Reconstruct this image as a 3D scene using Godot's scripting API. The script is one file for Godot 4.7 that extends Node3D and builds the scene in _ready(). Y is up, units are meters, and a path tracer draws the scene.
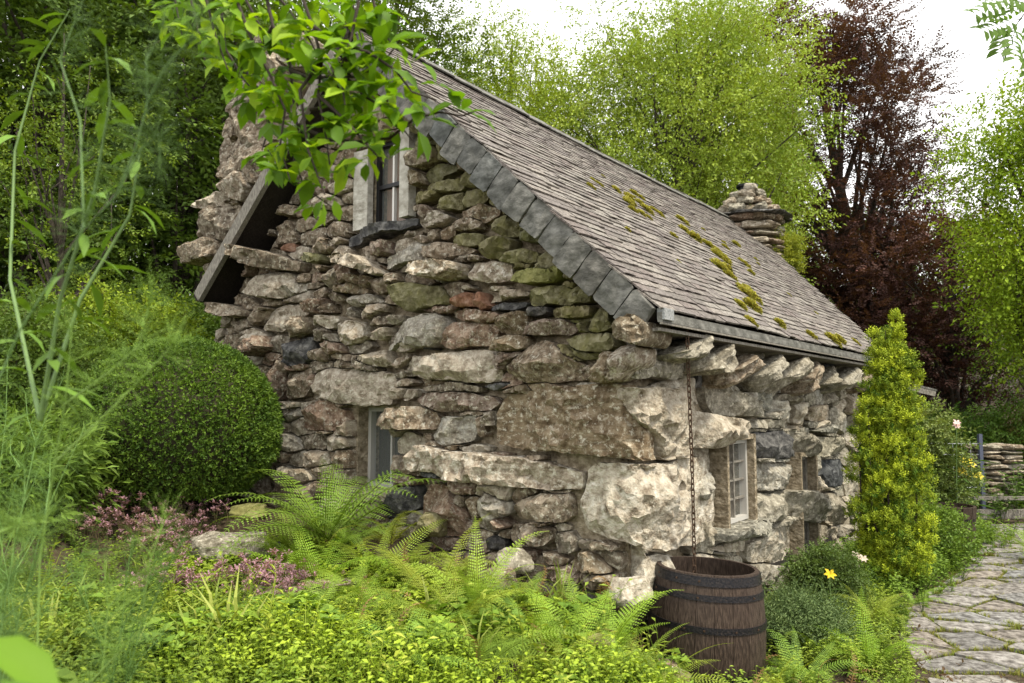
extends Node3D
# A rubble-stone cottage with a slate roof in a wild garden. y up, metres.

const EYE := 1.68
const YAW := 0.655
const EXZ := Vector2(0.8616, 4.56)      # plan of the near eave corner: x, distance
const EAVE := 2.255
const RIDGE := 4.882
const HALF := 2.80
const LEN_EAVE := 6.38
const LEN_RIDGE := 9.1
const WALL_B := 0.22                     # gable wall stands this far behind the verge
const WALL_A := 0.34                     # side wall stands this far behind the eave

# stones of the gable wall: kind, how far it stands proud, outline in metres (x along the wall, y up)
var GABLE := [
	["g",.12,[-1.26,1.94,-1.13,2.05,-1.04,2.12,-.91,2.13,-.78,2.05,-.60,1.93,-.59,1.84,-.92,1.83,-1.13,1.84]],
	["l",.13,[-2.13,1.93,-2.01,2.06,-1.82,2.09,-1.42,2.08,-1.32,1.93,-1.34,1.85,-1.68,1.85,-1.99,1.88]],
	["r",.09,[-2.12,1.72,-2.10,1.78,-1.70,1.77,-1.39,1.74,-1.36,1.69,-1.44,1.64,-1.90,1.63,-2.08,1.68]],
	["g",.07,[-2.10,1.82,-1.80,1.85,-1.53,1.82,-1.54,1.78,-1.85,1.78,-2.06,1.79]],
	["d",.05,[-1.51,1.82,-1.43,1.84,-1.24,1.84,-1.36,1.79]],
	["l",.1,[-1.99,1.56,-1.86,1.60,-1.59,1.60,-1.55,1.52,-1.60,1.42,-1.83,1.37,-1.95,1.39,-1.99,1.48]],
	["g",.06,[-1.57,1.59,-1.48,1.60,-1.48,1.44,-1.55,1.44]],
	["g",.05,[-2.12,1.45,-2.02,1.47,-2.00,1.38,-2.10,1.37]],
	["l",.06,[-1.71,1.37,-1.58,1.39,-1.44,1.37,-1.46,1.33,-1.68,1.33]],
	["r",.06,[-1.42,1.34,-1.26,1.34,-1.29,1.30,-1.42,1.30]],
	["g",.06,[-1.11,1.32,-.97,1.34,-.96,1.30,-1.08,1.29]],
	["L",.22,[-2.20,1.21,-2.18,1.32,-2.08,1.37,-1.83,1.34,-1.43,1.33,-1.07,1.31,-.76,1.26,-.63,1.23,-.65,1.12,-.90,1.11,-1.19,1.12,-1.43,1.12,-1.66,1.13,-1.86,1.17,-2.11,1.17]],
	["r",.12,[-2.12,.73,-2.11,.96,-2.02,1.07,-1.88,1.07,-1.78,.99,-1.64,.87,-1.63,.75,-1.71,.71,-1.95,.70]],
	["l",.12,[-1.51,.98,-1.45,1.05,-1.24,1.00,-1.23,.92,-1.33,.88,-1.36,.77,-1.48,.77]],
	["g",.12,[-1.21,.96,-1.12,1.02,-.94,1.08,-.74,1.08,-.73,.95,-.78,.90,-1.09,.88,-1.20,.89]],
	["g",.13,[-1.26,.79,-1.23,.84,-1.06,.86,-.87,.85,-.87,.78,-.94,.73,-1.17,.70,-1.25,.73]],
	["g",.08,[-.88,.81,-.74,.85,-.69,.80,-.70,.71,-.85,.70]],
	["d",.07,[-1.47,.72,-1.38,.75,-1.29,.72,-1.30,.66,-1.46,.64]],
	["r",.08,[-1.27,.65,-1.21,.68,-1.02,.67,-1.03,.60,-1.22,.56]],
	["g",.08,[-.99,.68,-.85,.69,-.74,.66,-.80,.61,-.96,.61]],
	["g",.08,[-1.47,.62,-1.31,.64,-1.28,.55,-1.47,.53]],
	["d",.1,[-2.48,.91,-2.37,1.02,-2.16,1.05,-2.14,.88,-2.32,.79,-2.50,.78]],
	["b",.26,[-.25,2.18,-.20,2.22,-.14,2.25,-.09,2.23,-.05,2.18,-.04,2.11,-.06,2.04,-.10,2.03,-.16,2.06,-.25,2.09]],
	["b",.15,[-.52,1.83,-.49,1.94,-.45,2.03,-.37,2.03,-.37,1.89,-.41,1.83]],
	["L",.2,[-.37,1.83,-.33,1.90,-.30,2.05,-.22,2.07,-.15,2.03,-.16,1.95,-.20,1.91,-.29,1.83]],
	["m",.1,[-.79,2.13,-.56,2.16,-.38,2.14,-.35,2.05,-.48,2.02,-.71,2.07]],
	["m",.1,[-.57,2.18,-.54,2.28,-.48,2.33,-.40,2.27,-.37,2.20,-.41,2.16,-.53,2.16]],
	["g",.06,[-.62,1.84,-.61,1.93,-.57,1.95,-.55,1.93,-.57,1.84]],
	["r",.09,[-1.81,2.39,-1.68,2.41,-1.50,2.39,-1.34,2.34,-1.36,2.29,-1.54,2.29,-1.72,2.32,-1.80,2.35]],
	["r",.1,[-1.90,2.22,-1.81,2.31,-1.60,2.31,-1.38,2.27,-1.37,2.21,-1.45,2.11,-1.78,2.11,-1.91,2.16]],
	["b",.11,[-1.35,2.22,-1.33,2.33,-1.24,2.35,-1.13,2.35,-1.09,2.32,-1.08,2.18,-1.15,2.16]],
	["b",.14,[-1.40,2.09,-1.34,2.18,-1.19,2.18,-1.07,2.16,-1.10,2.08,-1.23,2.05,-1.38,2.07]],
	["d",.07,[-1.10,2.35,-1.08,2.37,-.90,2.36,-.89,2.31,-.97,2.30,-1.09,2.31]],
	["r",.1,[-1.08,2.24,-.92,2.27,-.75,2.26,-.67,2.20,-.70,2.16,-.85,2.15,-1.08,2.17]],
	["m",.1,[-.87,2.34,-.69,2.35,-.55,2.33,-.55,2.26,-.70,2.26,-.87,2.29]],
	["m",.1,[-1.08,2.43,-.99,2.50,-.82,2.51,-.70,2.46,-.70,2.37,-.92,2.37,-1.07,2.38]],
	["m",.08,[-.70,2.46,-.66,2.51,-.56,2.50,-.56,2.36,-.70,2.37]],
	["M",.13,[-1.21,2.58,-1.16,2.63,-1.01,2.64,-.84,2.62,-.75,2.64,-.74,2.59,-.81,2.54,-.94,2.53,-1.12,2.55]],
	["L",.1,[-1.64,2.70,-1.60,2.75,-1.46,2.75,-1.25,2.70,-1.24,2.60,-1.34,2.58,-1.48,2.59,-1.61,2.63]],
	["m",.09,[-1.16,2.86,-1.14,2.96,-1.03,2.97,-.92,2.87,-.89,2.81,-1.03,2.82]],
	["m",.1,[-1.50,2.84,-1.46,2.90,-1.34,2.91,-1.21,2.88,-1.23,2.82,-1.30,2.74,-1.44,2.76,-1.49,2.80]],
	["m",.08,[-1.32,2.73,-1.26,2.78,-1.14,2.80,-1.00,2.76,-.99,2.69,-1.14,2.69,-1.29,2.71]],
	["m",.07,[-1.42,2.99,-1.38,3.06,-1.26,3.07,-1.17,3.01,-1.17,2.89,-1.32,2.91]],
	["m",.07,[-1.80,2.95,-1.72,2.98,-1.53,2.96,-1.52,2.89,-1.66,2.88,-1.80,2.91]],
	["g",.08,[-1.79,3.05,-1.72,3.10,-1.59,3.09,-1.51,3.05,-1.53,2.99,-1.65,3.00,-1.78,3.02]],
	["R",.08,[-1.77,2.45,-1.73,2.52,-1.65,2.54,-1.58,2.51,-1.56,2.42,-1.67,2.42,-1.75,2.42]],
	["R",.08,[-1.56,2.43,-1.56,2.52,-1.51,2.53,-1.45,2.44,-1.42,2.40,-1.51,2.39]],
	["l",.08,[-1.44,2.44,-1.41,2.48,-1.26,2.51,-1.14,2.51,-1.07,2.49,-1.09,2.46,-1.22,2.45,-1.33,2.43]],
	["d",.07,[-1.43,2.39,-1.30,2.42,-1.11,2.42,-1.11,2.39,-1.22,2.36,-1.41,2.37]],
	["g",.06,[-1.44,2.53,-1.38,2.56,-1.28,2.55,-1.27,2.52,-1.36,2.51]],
	["l",.06,[-1.72,2.57,-1.64,2.59,-1.59,2.56,-1.62,2.54]],
	["g",.07,[-1.69,2.78,-1.62,2.82,-1.52,2.80,-1.53,2.76,-1.64,2.77]],
	["l",.08,[-1.80,2.70,-1.73,2.74,-1.67,2.74,-1.66,2.67,-1.68,2.64,-1.75,2.64]],
	["m",.1,[-2.47,2.62,-2.44,2.67,-2.28,2.66,-2.10,2.63,-1.92,2.60,-1.85,2.51,-1.83,2.45,-2.01,2.44,-2.28,2.43,-2.40,2.51]],
	["L",.3,[-2.23,2.80,-2.12,2.79,-1.77,2.76,-1.67,2.74,-1.66,2.68,-1.77,2.62,-1.90,2.64,-2.07,2.72]],
	["l",.1,[-2.50,2.81,-2.50,2.89,-2.38,2.93,-2.24,2.98,-2.02,2.97,-2.02,2.85,-1.85,2.82,-1.85,2.80,-2.19,2.83,-2.38,2.83,-2.45,2.78]],
	["g",.08,[-2.10,2.85,-2.08,2.93,-1.91,2.96,-1.76,2.92,-1.59,2.85,-1.65,2.83,-1.90,2.82]],
	["g",.06,[-2.36,3.09,-2.15,3.07,-2.17,3.03,-2.34,3.06]],
	["l",.1,[-2.14,3.13,-2.02,3.19,-1.91,3.20,-1.80,3.11,-1.88,3.08,-2.11,3.08]],
	["g",.07,[-2.05,2.99,-2.03,3.06,-1.93,3.07,-1.93,2.98,-2.01,2.97]],
	["g",.07,[-1.92,2.98,-1.91,3.08,-1.79,3.07,-1.79,3.00,-1.86,2.97]],
	["g",.06,[-2.21,3.00,-2.15,3.04,-2.07,3.02,-2.08,2.97,-2.15,2.97]],
	["r",.06,[-2.24,3.27,-2.19,3.30,-2.09,3.28,-2.04,3.21,-2.15,3.18]],
	["m",.1,[-2.02,3.25,-1.93,3.30,-1.71,3.33,-1.71,3.18,-1.89,3.20]],
	["m",.07,[-2.22,3.30,-2.19,3.40,-1.96,3.38,-1.97,3.35,-2.06,3.31]],
	["m",.1,[-2.11,3.42,-2.07,3.47,-1.71,3.42,-1.71,3.34,-1.89,3.35]],
	["l",.28,[-3.10,2.95,-2.96,2.96,-2.73,2.93,-2.59,2.82,-2.51,2.75,-2.60,2.75,-2.83,2.85,-3.02,2.90]],
	["g",.08,[-2.76,2.68,-2.72,2.73,-2.54,2.75,-2.50,2.72,-2.51,2.62,-2.63,2.60,-2.72,2.63]],
	["l",.09,[-2.99,2.58,-2.94,2.62,-2.73,2.61,-2.57,2.54,-2.75,2.52,-2.91,2.52]],
	["l",.09,[-2.88,2.41,-2.83,2.49,-2.62,2.52,-2.54,2.51,-2.55,2.45,-2.67,2.41]],
	["g",.06,[-2.86,3.02,-2.78,3.03,-2.69,3.02,-2.68,2.96,-2.83,2.97]],
	["g",.06,[-2.67,3.02,-2.53,3.01,-2.53,2.96,-2.65,2.96]],
	["l",.06,[-2.78,2.98,-2.70,2.95,-2.66,2.94,-2.69,2.88,-2.74,2.88]],
	["l",.06,[-2.67,2.88,-2.62,2.93,-2.55,2.91,-2.55,2.86]],
	["g",.06,[-2.66,2.85,-2.60,2.85,-2.54,2.81,-2.59,2.78,-2.64,2.80]],
	["l",.09,[-3.30,2.97,-3.22,3.04,-3.11,3.09,-3.00,3.04,-2.98,2.98,-3.11,3.00]],
	["g",.09,[-3.32,2.79,-3.24,2.89,-3.13,2.89,-3.08,2.80,-3.15,2.74,-3.26,2.71]],
	["g",.09,[-3.26,2.69,-3.13,2.71,-2.94,2.73,-2.78,2.66,-2.80,2.63,-2.99,2.64,-3.10,2.66]],
	["g",.06,[-3.49,2.71,-3.37,2.74,-3.31,2.68,-3.40,2.63,-3.49,2.66]],
	["g",.06,[-3.64,2.78,-3.46,2.79,-3.37,2.76,-3.46,2.73,-3.61,2.73]],
	["m",.12,[-3.57,3.00,-3.48,3.05,-3.31,3.02,-3.34,2.96,-3.48,2.95]],
	["g",.07,[-3.52,2.92,-3.37,2.94,-3.27,2.91,-3.34,2.87,-3.46,2.88]],
	["g",.07,[-3.28,2.66,-3.17,2.67,-3.04,2.61,-3.07,2.58,-3.25,2.61]],
	["l",.07,[-3.26,3.14,-3.13,3.16,-3.03,3.12,-3.14,3.10,-3.25,3.08]],
	["l",.07,[-3.04,2.47,-2.97,2.54,-2.91,2.48,-2.92,2.43]],
	["L",.15,[-3.18,2.33,-3.14,2.40,-3.02,2.39,-2.99,2.42,-2.81,2.37,-2.76,2.32,-2.72,2.26,-2.86,2.19,-2.99,2.18,-3.10,2.21]],
	["l",.1,[-3.45,1.76,-3.46,1.94,-3.32,2.01,-3.07,2.00,-2.76,1.97,-2.46,1.94,-2.43,1.84,-2.48,1.68,-2.80,1.68,-3.06,1.69,-3.31,1.74]],
	["l",.08,[-2.49,1.75,-2.44,1.83,-2.29,1.81,-2.31,1.73,-2.44,1.72]],
	["L",.09,[-2.27,1.72,-2.22,1.79,-2.13,1.81,-2.14,1.75,-2.21,1.71]],
	["g",.22,[-2.57,1.54,-2.47,1.63,-2.38,1.66,-2.10,1.67,-1.97,1.62,-1.93,1.56,-1.95,1.50,-2.15,1.48,-2.35,1.49,-2.52,1.52]],
	["g",.08,[-3.51,2.09,-3.48,2.16,-3.34,2.19,-3.28,2.12,-3.30,2.06]],
	["g",.08,[-3.27,2.11,-3.12,2.13,-2.95,2.10,-2.93,2.05,-3.14,2.08]],
	["l",.11,[-2.83,2.06,-2.70,2.13,-2.55,2.14,-2.45,2.02,-2.55,1.99,-2.73,2.03]],
	["l",.14,[-2.46,2.12,-2.42,2.25,-2.30,2.34,-2.16,2.38,-1.94,2.39,-1.85,2.33,-1.85,2.20,-1.94,2.13,-2.16,2.12,-2.25,2.21,-2.39,2.15]],
	["d",.05,[-2.12,2.13,-2.01,2.13,-2.00,2.11,-2.10,2.11]],
	["g",.07,[-2.44,2.00,-2.41,2.06,-2.29,2.10,-2.25,2.06,-2.29,2.03,-2.38,1.97]],
	["g",.07,[-2.45,1.92,-2.38,1.95,-2.24,1.95,-2.20,1.91,-2.34,1.89]],
	["g",.07,[-2.45,1.86,-2.38,1.89,-2.22,1.88,-2.19,1.85,-2.24,1.82,-2.41,1.83]],
	["g",.08,[-2.70,2.35,-2.60,2.41,-2.51,2.41,-2.53,2.34,-2.65,2.33]],
	["l",.08,[-2.50,2.34,-2.45,2.41,-2.32,2.41,-2.35,2.35,-2.43,2.32]],
	["l",.1,[-2.66,2.23,-2.61,2.31,-2.47,2.31,-2.47,2.24,-2.56,2.21]],
	["g",.1,[-3.50,2.27,-3.45,2.38,-3.30,2.39,-3.22,2.33,-3.24,2.28,-3.41,2.25]],
	["g",.07,[-3.39,2.54,-3.25,2.59,-3.22,2.50,-3.33,2.49]],
	["r",.1,[-3.62,1.59,-3.51,1.70,-3.25,1.72,-3.06,1.63,-3.02,1.53,-3.14,1.46,-3.44,1.45,-3.62,1.48]],
	["l",.2,[-4.40,2.76,-4.27,2.88,-4.13,2.95,-3.81,2.90,-3.76,2.75,-3.87,2.67,-4.16,2.70]],
	["l",.09,[-3.89,2.77,-3.82,2.82,-3.58,2.80,-3.61,2.73,-3.79,2.69,-3.88,2.70]],
	["l",.1,[-4.25,2.43,-4.16,2.56,-4.00,2.62,-3.81,2.62,-3.71,2.52,-3.83,2.42,-3.89,2.36,-4.18,2.39]],
	["g",.16,[-3.83,2.30,-3.77,2.39,-3.66,2.48,-3.54,2.48,-3.51,2.41,-3.54,2.34,-3.72,2.30]],
	["r",.24,[-4.40,2.21,-4.22,2.30,-4.12,2.34,-4.07,2.23,-4.15,2.18,-4.33,2.14]],
	["r",.1,[-4.25,1.76,-4.16,2.03,-3.98,2.14,-3.90,2.02,-3.91,1.81,-3.99,1.73,-4.18,1.73]],
	["g",.1,[-3.89,1.77,-3.87,1.98,-3.66,1.99,-3.53,2.02,-3.51,1.88,-3.62,1.75,-3.83,1.74]],
	["d",.12,[-3.88,2.08,-3.84,2.24,-3.66,2.29,-3.51,2.31,-3.49,2.19,-3.53,2.07,-3.77,2.03]],
	["g",.1,[-4.90,2.24,-4.84,2.38,-4.59,2.38,-4.40,2.35,-4.53,2.26,-4.49,2.14,-4.65,2.12]],
	["g",.3,[-5.05,2.70,-4.85,2.70,-4.55,2.64,-4.38,2.58,-4.41,2.52,-4.69,2.55,-4.95,2.63]],
	["g",.1,[-4.59,2.68,-4.53,2.79,-4.43,2.72,-4.31,2.65,-4.32,2.59,-4.49,2.60]],
	["g",.4,[-4.45,3.22,-4.25,3.17,-3.92,3.09,-3.67,2.99,-3.69,2.91,-4.05,2.95,-4.29,3.06]],
	["R",.07,[-3.94,3.19,-3.82,3.20,-3.79,3.11,-3.92,3.12]],
	["g",.07,[-4.21,3.20,-4.03,3.37,-3.86,3.42,-3.76,3.20,-3.96,3.20]],
	["l",.08,[-4.04,1.68,-3.91,1.72,-3.67,1.71,-3.70,1.66,-3.97,1.64]],
	["g",.07,[-3.92,1.61,-3.82,1.65,-3.76,1.61,-3.82,1.55]]
]
# stones that go round the corner: outline on the wall unrolled about the corner
var CORNER := [
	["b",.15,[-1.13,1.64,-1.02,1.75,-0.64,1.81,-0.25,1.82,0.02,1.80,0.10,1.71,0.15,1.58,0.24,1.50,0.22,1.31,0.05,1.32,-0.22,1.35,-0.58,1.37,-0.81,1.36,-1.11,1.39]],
	["p",.13,[-0.25,1.79,-0.02,1.79,0.75,1.80,0.94,1.59,0.75,1.31,0.30,1.31,0.26,1.46,0.02,1.57,-0.09,1.71]],  # side face of the brown block, painted paler partly for the light on it
	["q",.17,[-0.34,1.26,-0.29,1.31,-0.01,1.30,0.08,1.30,-0.01,1.30,0.39,1.28,0.63,1.32,1.02,1.29,1.15,1.13,1.20,0.85,1.03,0.69,0.81,0.68,0.44,0.73,0.07,0.75,0.10,0.70,0.05,0.77,-0.07,0.82,-0.25,0.84,-0.38,0.88,-0.39,1.02,-0.36,1.16]],
	["p",.12,[0.07,0.67,0.09,0.72,0.38,0.69,0.53,0.64,0.53,0.44,0.09,0.49,0.05,0.52,0.00,0.58]],
	["k",.12,[-0.04,1.84,0.18,1.86,0.49,1.85,0.77,1.87,0.78,1.99,0.31,2.00,0.01,1.94]]
]
# stones lying along the far verge
var COPING := [
	["g",.3,[-5.72,3.35,-5.61,3.38,-5.04,3.37,-4.82,3.30,-4.84,3.18,-5.36,3.19,-5.60,3.22]],
	["k",.25,[-5.10,3.52,-4.89,3.66,-4.58,3.64,-4.50,3.52,-4.67,3.34,-5.04,3.40]],
	["l",.25,[-5.23,3.79,-5.07,3.85,-4.69,3.76,-4.63,3.66,-4.90,3.66,-5.20,3.73]],
	["L",.28,[-4.83,3.90,-4.70,3.96,-4.40,3.91,-4.33,3.79,-4.44,3.70,-4.69,3.77]],
	["k",.22,[-4.97,4.30,-4.86,4.41,-4.57,4.36,-4.12,4.09,-4.11,3.80,-4.55,3.91,-4.89,4.01]],
	["k",.24,[-4.92,4.46,-4.87,4.58,-4.58,4.68,-4.14,4.54,-4.08,4.24,-4.34,4.17,-4.57,4.38]],
	["k",.2,[-4.87,4.72,-4.71,4.92,-4.37,4.90,-4.10,4.66,-4.14,4.55,-4.58,4.63]],
	["k",.22,[-4.43,4.95,-4.28,5.10,-4.06,5.11,-3.85,4.82,-4.05,4.68]],
	["l",.2,[-3.96,5.08,-3.81,5.13,-3.64,5.01,-3.61,4.86,-3.80,4.90]],
	["k",.2,[-4.39,5.14,-4.28,5.27,-4.02,5.25,-3.94,5.08,-4.11,5.05]],
	["k",.2,[-4.23,5.30,-4.13,5.37,-3.92,5.30,-3.71,5.14,-3.91,5.16]]
]
# stones of the long wall
var SIDE := [
	["p",.34,[.78,1.60,1.12,1.64,1.91,1.55,1.92,1.45,1.43,1.35,.74,1.38]],
	["p",.14,[.37,1.76,.80,1.86,1.30,1.89,1.28,1.68,.66,1.62,.40,1.63]],
	["k",.22,[1.45,1.84,1.74,1.83,2.02,1.76,2.71,1.64,2.64,1.57,1.63,1.60,1.48,1.68]],
	["p",.1,[2.95,1.73,3.48,1.71,3.51,1.51,3.09,1.52]],
	["p",.1,[3.60,1.69,4.06,1.72,3.95,1.48,3.62,1.49]],
	["p",.1,[4.11,1.67,4.92,1.69,4.89,1.52,4.12,1.51]],
	["k",.14,[2.29,1.56,3.41,1.52,3.44,1.45,2.33,1.48]],
	["d",.2,[2.27,1.29,2.39,1.44,3.35,1.43,3.34,1.18,2.43,1.22]],
	["k",.3,[3.20,1.19,3.22,1.45,3.78,1.38,4.29,1.28,4.19,1.18,3.47,1.17]],
	["k",.15,[4.18,1.40,4.77,1.47,5.24,1.38,5.12,1.34]],
	["k",.2,[4.28,1.15,4.26,1.34,5.29,1.31,5.32,1.14,4.44,1.12]],
	["p",.2,[2.22,1.05,2.37,1.18,3.00,1.16,3.56,1.01,3.41,.92,2.62,.92]],
	["k",.2,[2.28,.74,2.29,.91,2.62,.90,3.27,.87,3.21,.66,2.71,.63]],
	["k",.32,[3.03,.69,3.09,.88,3.68,.85,4.29,.71,4.43,.48,3.64,.53]],
	["k",.2,[4.63,.44,4.56,.71,4.95,.71,5.37,.51,5.34,.31,4.78,.36]],
	["d",.12,[4.24,.94,4.32,1.09,5.35,1.05,5.40,.75,4.29,.81]],
	["p",.1,[2.29,.49,2.77,.57,3.57,.56,3.58,.31,2.98,.24,2.28,.35]],
	["p",.12,[3.47,.16,3.62,.23,4.33,.12,4.16,.03]],
	["p",.1,[1.41,.59,1.89,.59,2.26,.53,2.22,.45]],
	["k",.1,[4.10,.44,4.57,.37,4.59,.12,4.07,.19]],
	["p",.12,[.64,.62,1.30,.57,2.18,.42,2.17,.23,.64,.47]],
	["p",.12,[2.23,.34,3.06,.21,3.30,-.02,2.22,.18]],
	["k",.1,[3.62,.08,4.69,-.04,5.20,-.32,3.60,-.07]]
]

var M := {}
var taken := {}
var house: Node3D
var n_coarse := FastNoiseLite.new()
var n_fine := FastNoiseLite.new()
var n_cell := FastNoiseLite.new()
var n_step := FastNoiseLite.new()
var n_land := FastNoiseLite.new()

# ------------------------------------------------------------------ helpers
func numbered(called: String) -> String:
	var k: int = taken.get(called, 0)
	taken[called] = k + 1
	return called if k == 0 else "%s_%03d" % [called, k]

func tag(o: Node, label: String, category := "", group := "", kind := ""):
	if label: o.set_meta("label", label)
	if category: o.set_meta("category", category)
	if group: o.set_meta("group", group)
	if kind: o.set_meta("kind", kind)
	return o

func thing(called: String, at: Vector3, label: String, category: String, group := "") -> Node3D:
	var o := Node3D.new()
	o.name = numbered(called)
	add_child(o)
	o.position = at
	tag(o, label, category, group)
	return o

func put(called: String, mesh: Mesh, mat: Material, parent: Node, at := Transform3D()) -> MeshInstance3D:
	var o := MeshInstance3D.new()
	o.name = numbered(called) if parent == self else called
	o.mesh = mesh
	o.material_override = mat
	o.transform = at
	parent.add_child(o, true)
	return o

func lin(r: float, g: float, b: float) -> Color:
	return Color(r, g, b).linear_to_srgb()

func rng_of(s: int) -> RandomNumberGenerator:
	var r := RandomNumberGenerator.new()
	r.seed = s * 7919 + 13
	return r

func hl(a: float, b: float, y: float) -> Vector3:     # house coordinates to the house's own axes
	return Vector3(-a, y, -b)

func hw(a: float, b: float, y: float) -> Vector3:     # ... to the world
	var g := Vector2(-cos(YAW), sin(YAW))
	var d := Vector2(sin(YAW), cos(YAW))
	var p := EXZ + g * a + d * b
	return Vector3(p.x, y, -p.y)

# lie of the land: x, distance, height
const LAND := [
	[0.42, 4.62, .46], [-0.55, 5.5, .56], [-1.1, 5.95, .70], [-2.0, 6.6, .74], [-3.4, 7.6, .85],
	[1.24, 4.96, -.08], [1.0, 4.3, -.04], [3.9, 6.7, 0.0], [6.5, 10.6, 0.0], [2.4, 4.8, 0.0], [2.5, 6.8, .02], [4.4, 9.4, .02], [3.6, 3.0, 0.0], [5.5, 7.0, 0.0],
	[-1.3, 5.15, .40], [-2.1, 5.8, .52], [0.0, 3.2, .18], [-1.0, 3.2, .36], [-2.2, 3.4, .5], [-.6, 4.2, .42], [.40, 4.15, .27], [-1.6, 4.3, .42],
	[0.0, 0.0, .08], [-1.5, 1.0, .35], [2.0, 1.5, 0.0], [-4.0, 6.2, .95], [-3.0, 6.9, .82], [-5.0, 4.0, .9],
	[-8.0, 12.0, 1.6], [-4.0, 15.0, 1.3], [-12.0, 8.0, 1.8], [10.0, 18.0, .2], [8.0, 14.0, 0.0], [3.0, 16.0, .5], [12.0, 9.0, .3], [7.0, 3.0, .1],
]
func land(x: float, z: float) -> float:
	var d := -z
	var s := 0.0
	var w := 0.0
	for p in LAND:
		var q: float = (x - p[0]) * (x - p[0]) + (d - p[1]) * (d - p[1])
		var k := 1.0 / (q * q + 0.02)
		s += k * p[2]
		w += k
	var y := s / w
	y += maxf(0.0, d - 20.0) * 0.16
	return y + 0.02 * n_land.get_noise_2d(x * 60.0, d * 60.0)

func ground_at(x: float, d: float, up := 0.0) -> Vector3:
	return Vector3(x, land(x, -d) + up, -d)

class MB:
	var v := PackedVector3Array()
	var i := PackedInt32Array()
	var c := PackedColorArray()
	var ink := Color.WHITE
	func p(a: Vector3) -> int:
		v.append(a); c.append(ink)
		return v.size() - 1
	func t(a: int, b: int, d: int):
		i.append(a); i.append(b); i.append(d)
	func tri(a: Vector3, b: Vector3, d: Vector3):
		var k := v.size()
		p(a); p(b); p(d); t(k, k + 1, k + 2)
	func quad(a: Vector3, b: Vector3, d: Vector3, e: Vector3):
		var k := v.size()
		p(a); p(b); p(d); p(e); t(k, k + 1, k + 2); t(k, k + 2, k + 3)
	func box(at: Transform3D, s: Vector3):
		var h := s / 2.0
		var q := []
		for x in [-1, 1]:
			for y in [-1, 1]:
				for z in [-1, 1]: q.append(at * Vector3(x * h.x, y * h.y, z * h.z))
		for f in [[0, 2, 3, 1], [4, 5, 7, 6], [0, 1, 5, 4], [2, 6, 7, 3], [0, 4, 6, 2], [1, 3, 7, 5]]:
			quad(q[f[0]], q[f[1]], q[f[2]], q[f[3]])
	func tube(pts: PackedVector3Array, rad: Array, n := 6):
		var rows := []
		for k in pts.size():
			var dir := (pts[mini(k + 1, pts.size() - 1)] - pts[maxi(k - 1, 0)]).normalized()
			var side := dir.cross(Vector3(.31, .2, .93)).normalized()
			var up := side.cross(dir)
			var row := []
			for j in n:
				var a := TAU * j / n
				row.append(p(pts[k] + (side * cos(a) + up * sin(a)) * rad[k]))
			rows.append(row)
		for k in pts.size() - 1:
			for j in n:
				var a: int = rows[k][j]; var b: int = rows[k][(j + 1) % n]
				var e: int = rows[k + 1][j]; var d: int = rows[k + 1][(j + 1) % n]
				t(a, b, d); t(a, d, e)
		var l := pts.size() - 1
		var top := p(pts[l])
		for j in n: t(rows[l][j], rows[l][(j + 1) % n], top)
	# faces that meet at a sharp edge keep it, others shade as one
	func chipped(limit := .80) -> ArrayMesh:
		var fn := PackedVector3Array()
		var around := []
		around.resize(v.size())
		for k in range(0, i.size(), 3):
			fn.append((v[i[k + 2]] - v[i[k]]).cross(v[i[k + 1]] - v[i[k]]).normalized())
			for e in 3:
				if around[i[k + e]] == null: around[i[k + e]] = PackedInt32Array()
				around[i[k + e]].append(k / 3)
		var ov := PackedVector3Array(); var on := PackedVector3Array(); var oc := PackedColorArray()
		for k in i.size():
			var own := fn[k / 3]
			var sum := Vector3.ZERO
			for f in around[i[k]]:
				if fn[f].dot(own) > limit: sum += fn[f]
			ov.append(v[i[k]]); oc.append(c[i[k]]); on.append(sum.normalized() if sum.length() > .01 else own)
		var arr := []
		arr.resize(Mesh.ARRAY_MAX)
		arr[Mesh.ARRAY_VERTEX] = ov; arr[Mesh.ARRAY_NORMAL] = on; arr[Mesh.ARRAY_COLOR] = oc
		var m := ArrayMesh.new()
		m.add_surface_from_arrays(Mesh.PRIMITIVE_TRIANGLES, arr)
		return m
	func done(smooth := false, colors := false) -> ArrayMesh:
		var arr := []
		arr.resize(Mesh.ARRAY_MAX)
		arr[Mesh.ARRAY_VERTEX] = v
		arr[Mesh.ARRAY_INDEX] = i
		if colors: arr[Mesh.ARRAY_COLOR] = c
		if smooth:
			var nn := PackedVector3Array()
			nn.resize(v.size())
			for k in range(0, i.size(), 3):
				var f := (v[i[k + 2]] - v[i[k]]).cross(v[i[k + 1]] - v[i[k]])
				nn[i[k]] += f; nn[i[k + 1]] += f; nn[i[k + 2]] += f
			for k in nn.size(): nn[k] = nn[k].normalized()
			arr[Mesh.ARRAY_NORMAL] = nn
		var m := ArrayMesh.new()
		m.add_surface_from_arrays(Mesh.PRIMITIVE_TRIANGLES, arr)
		return m

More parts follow.
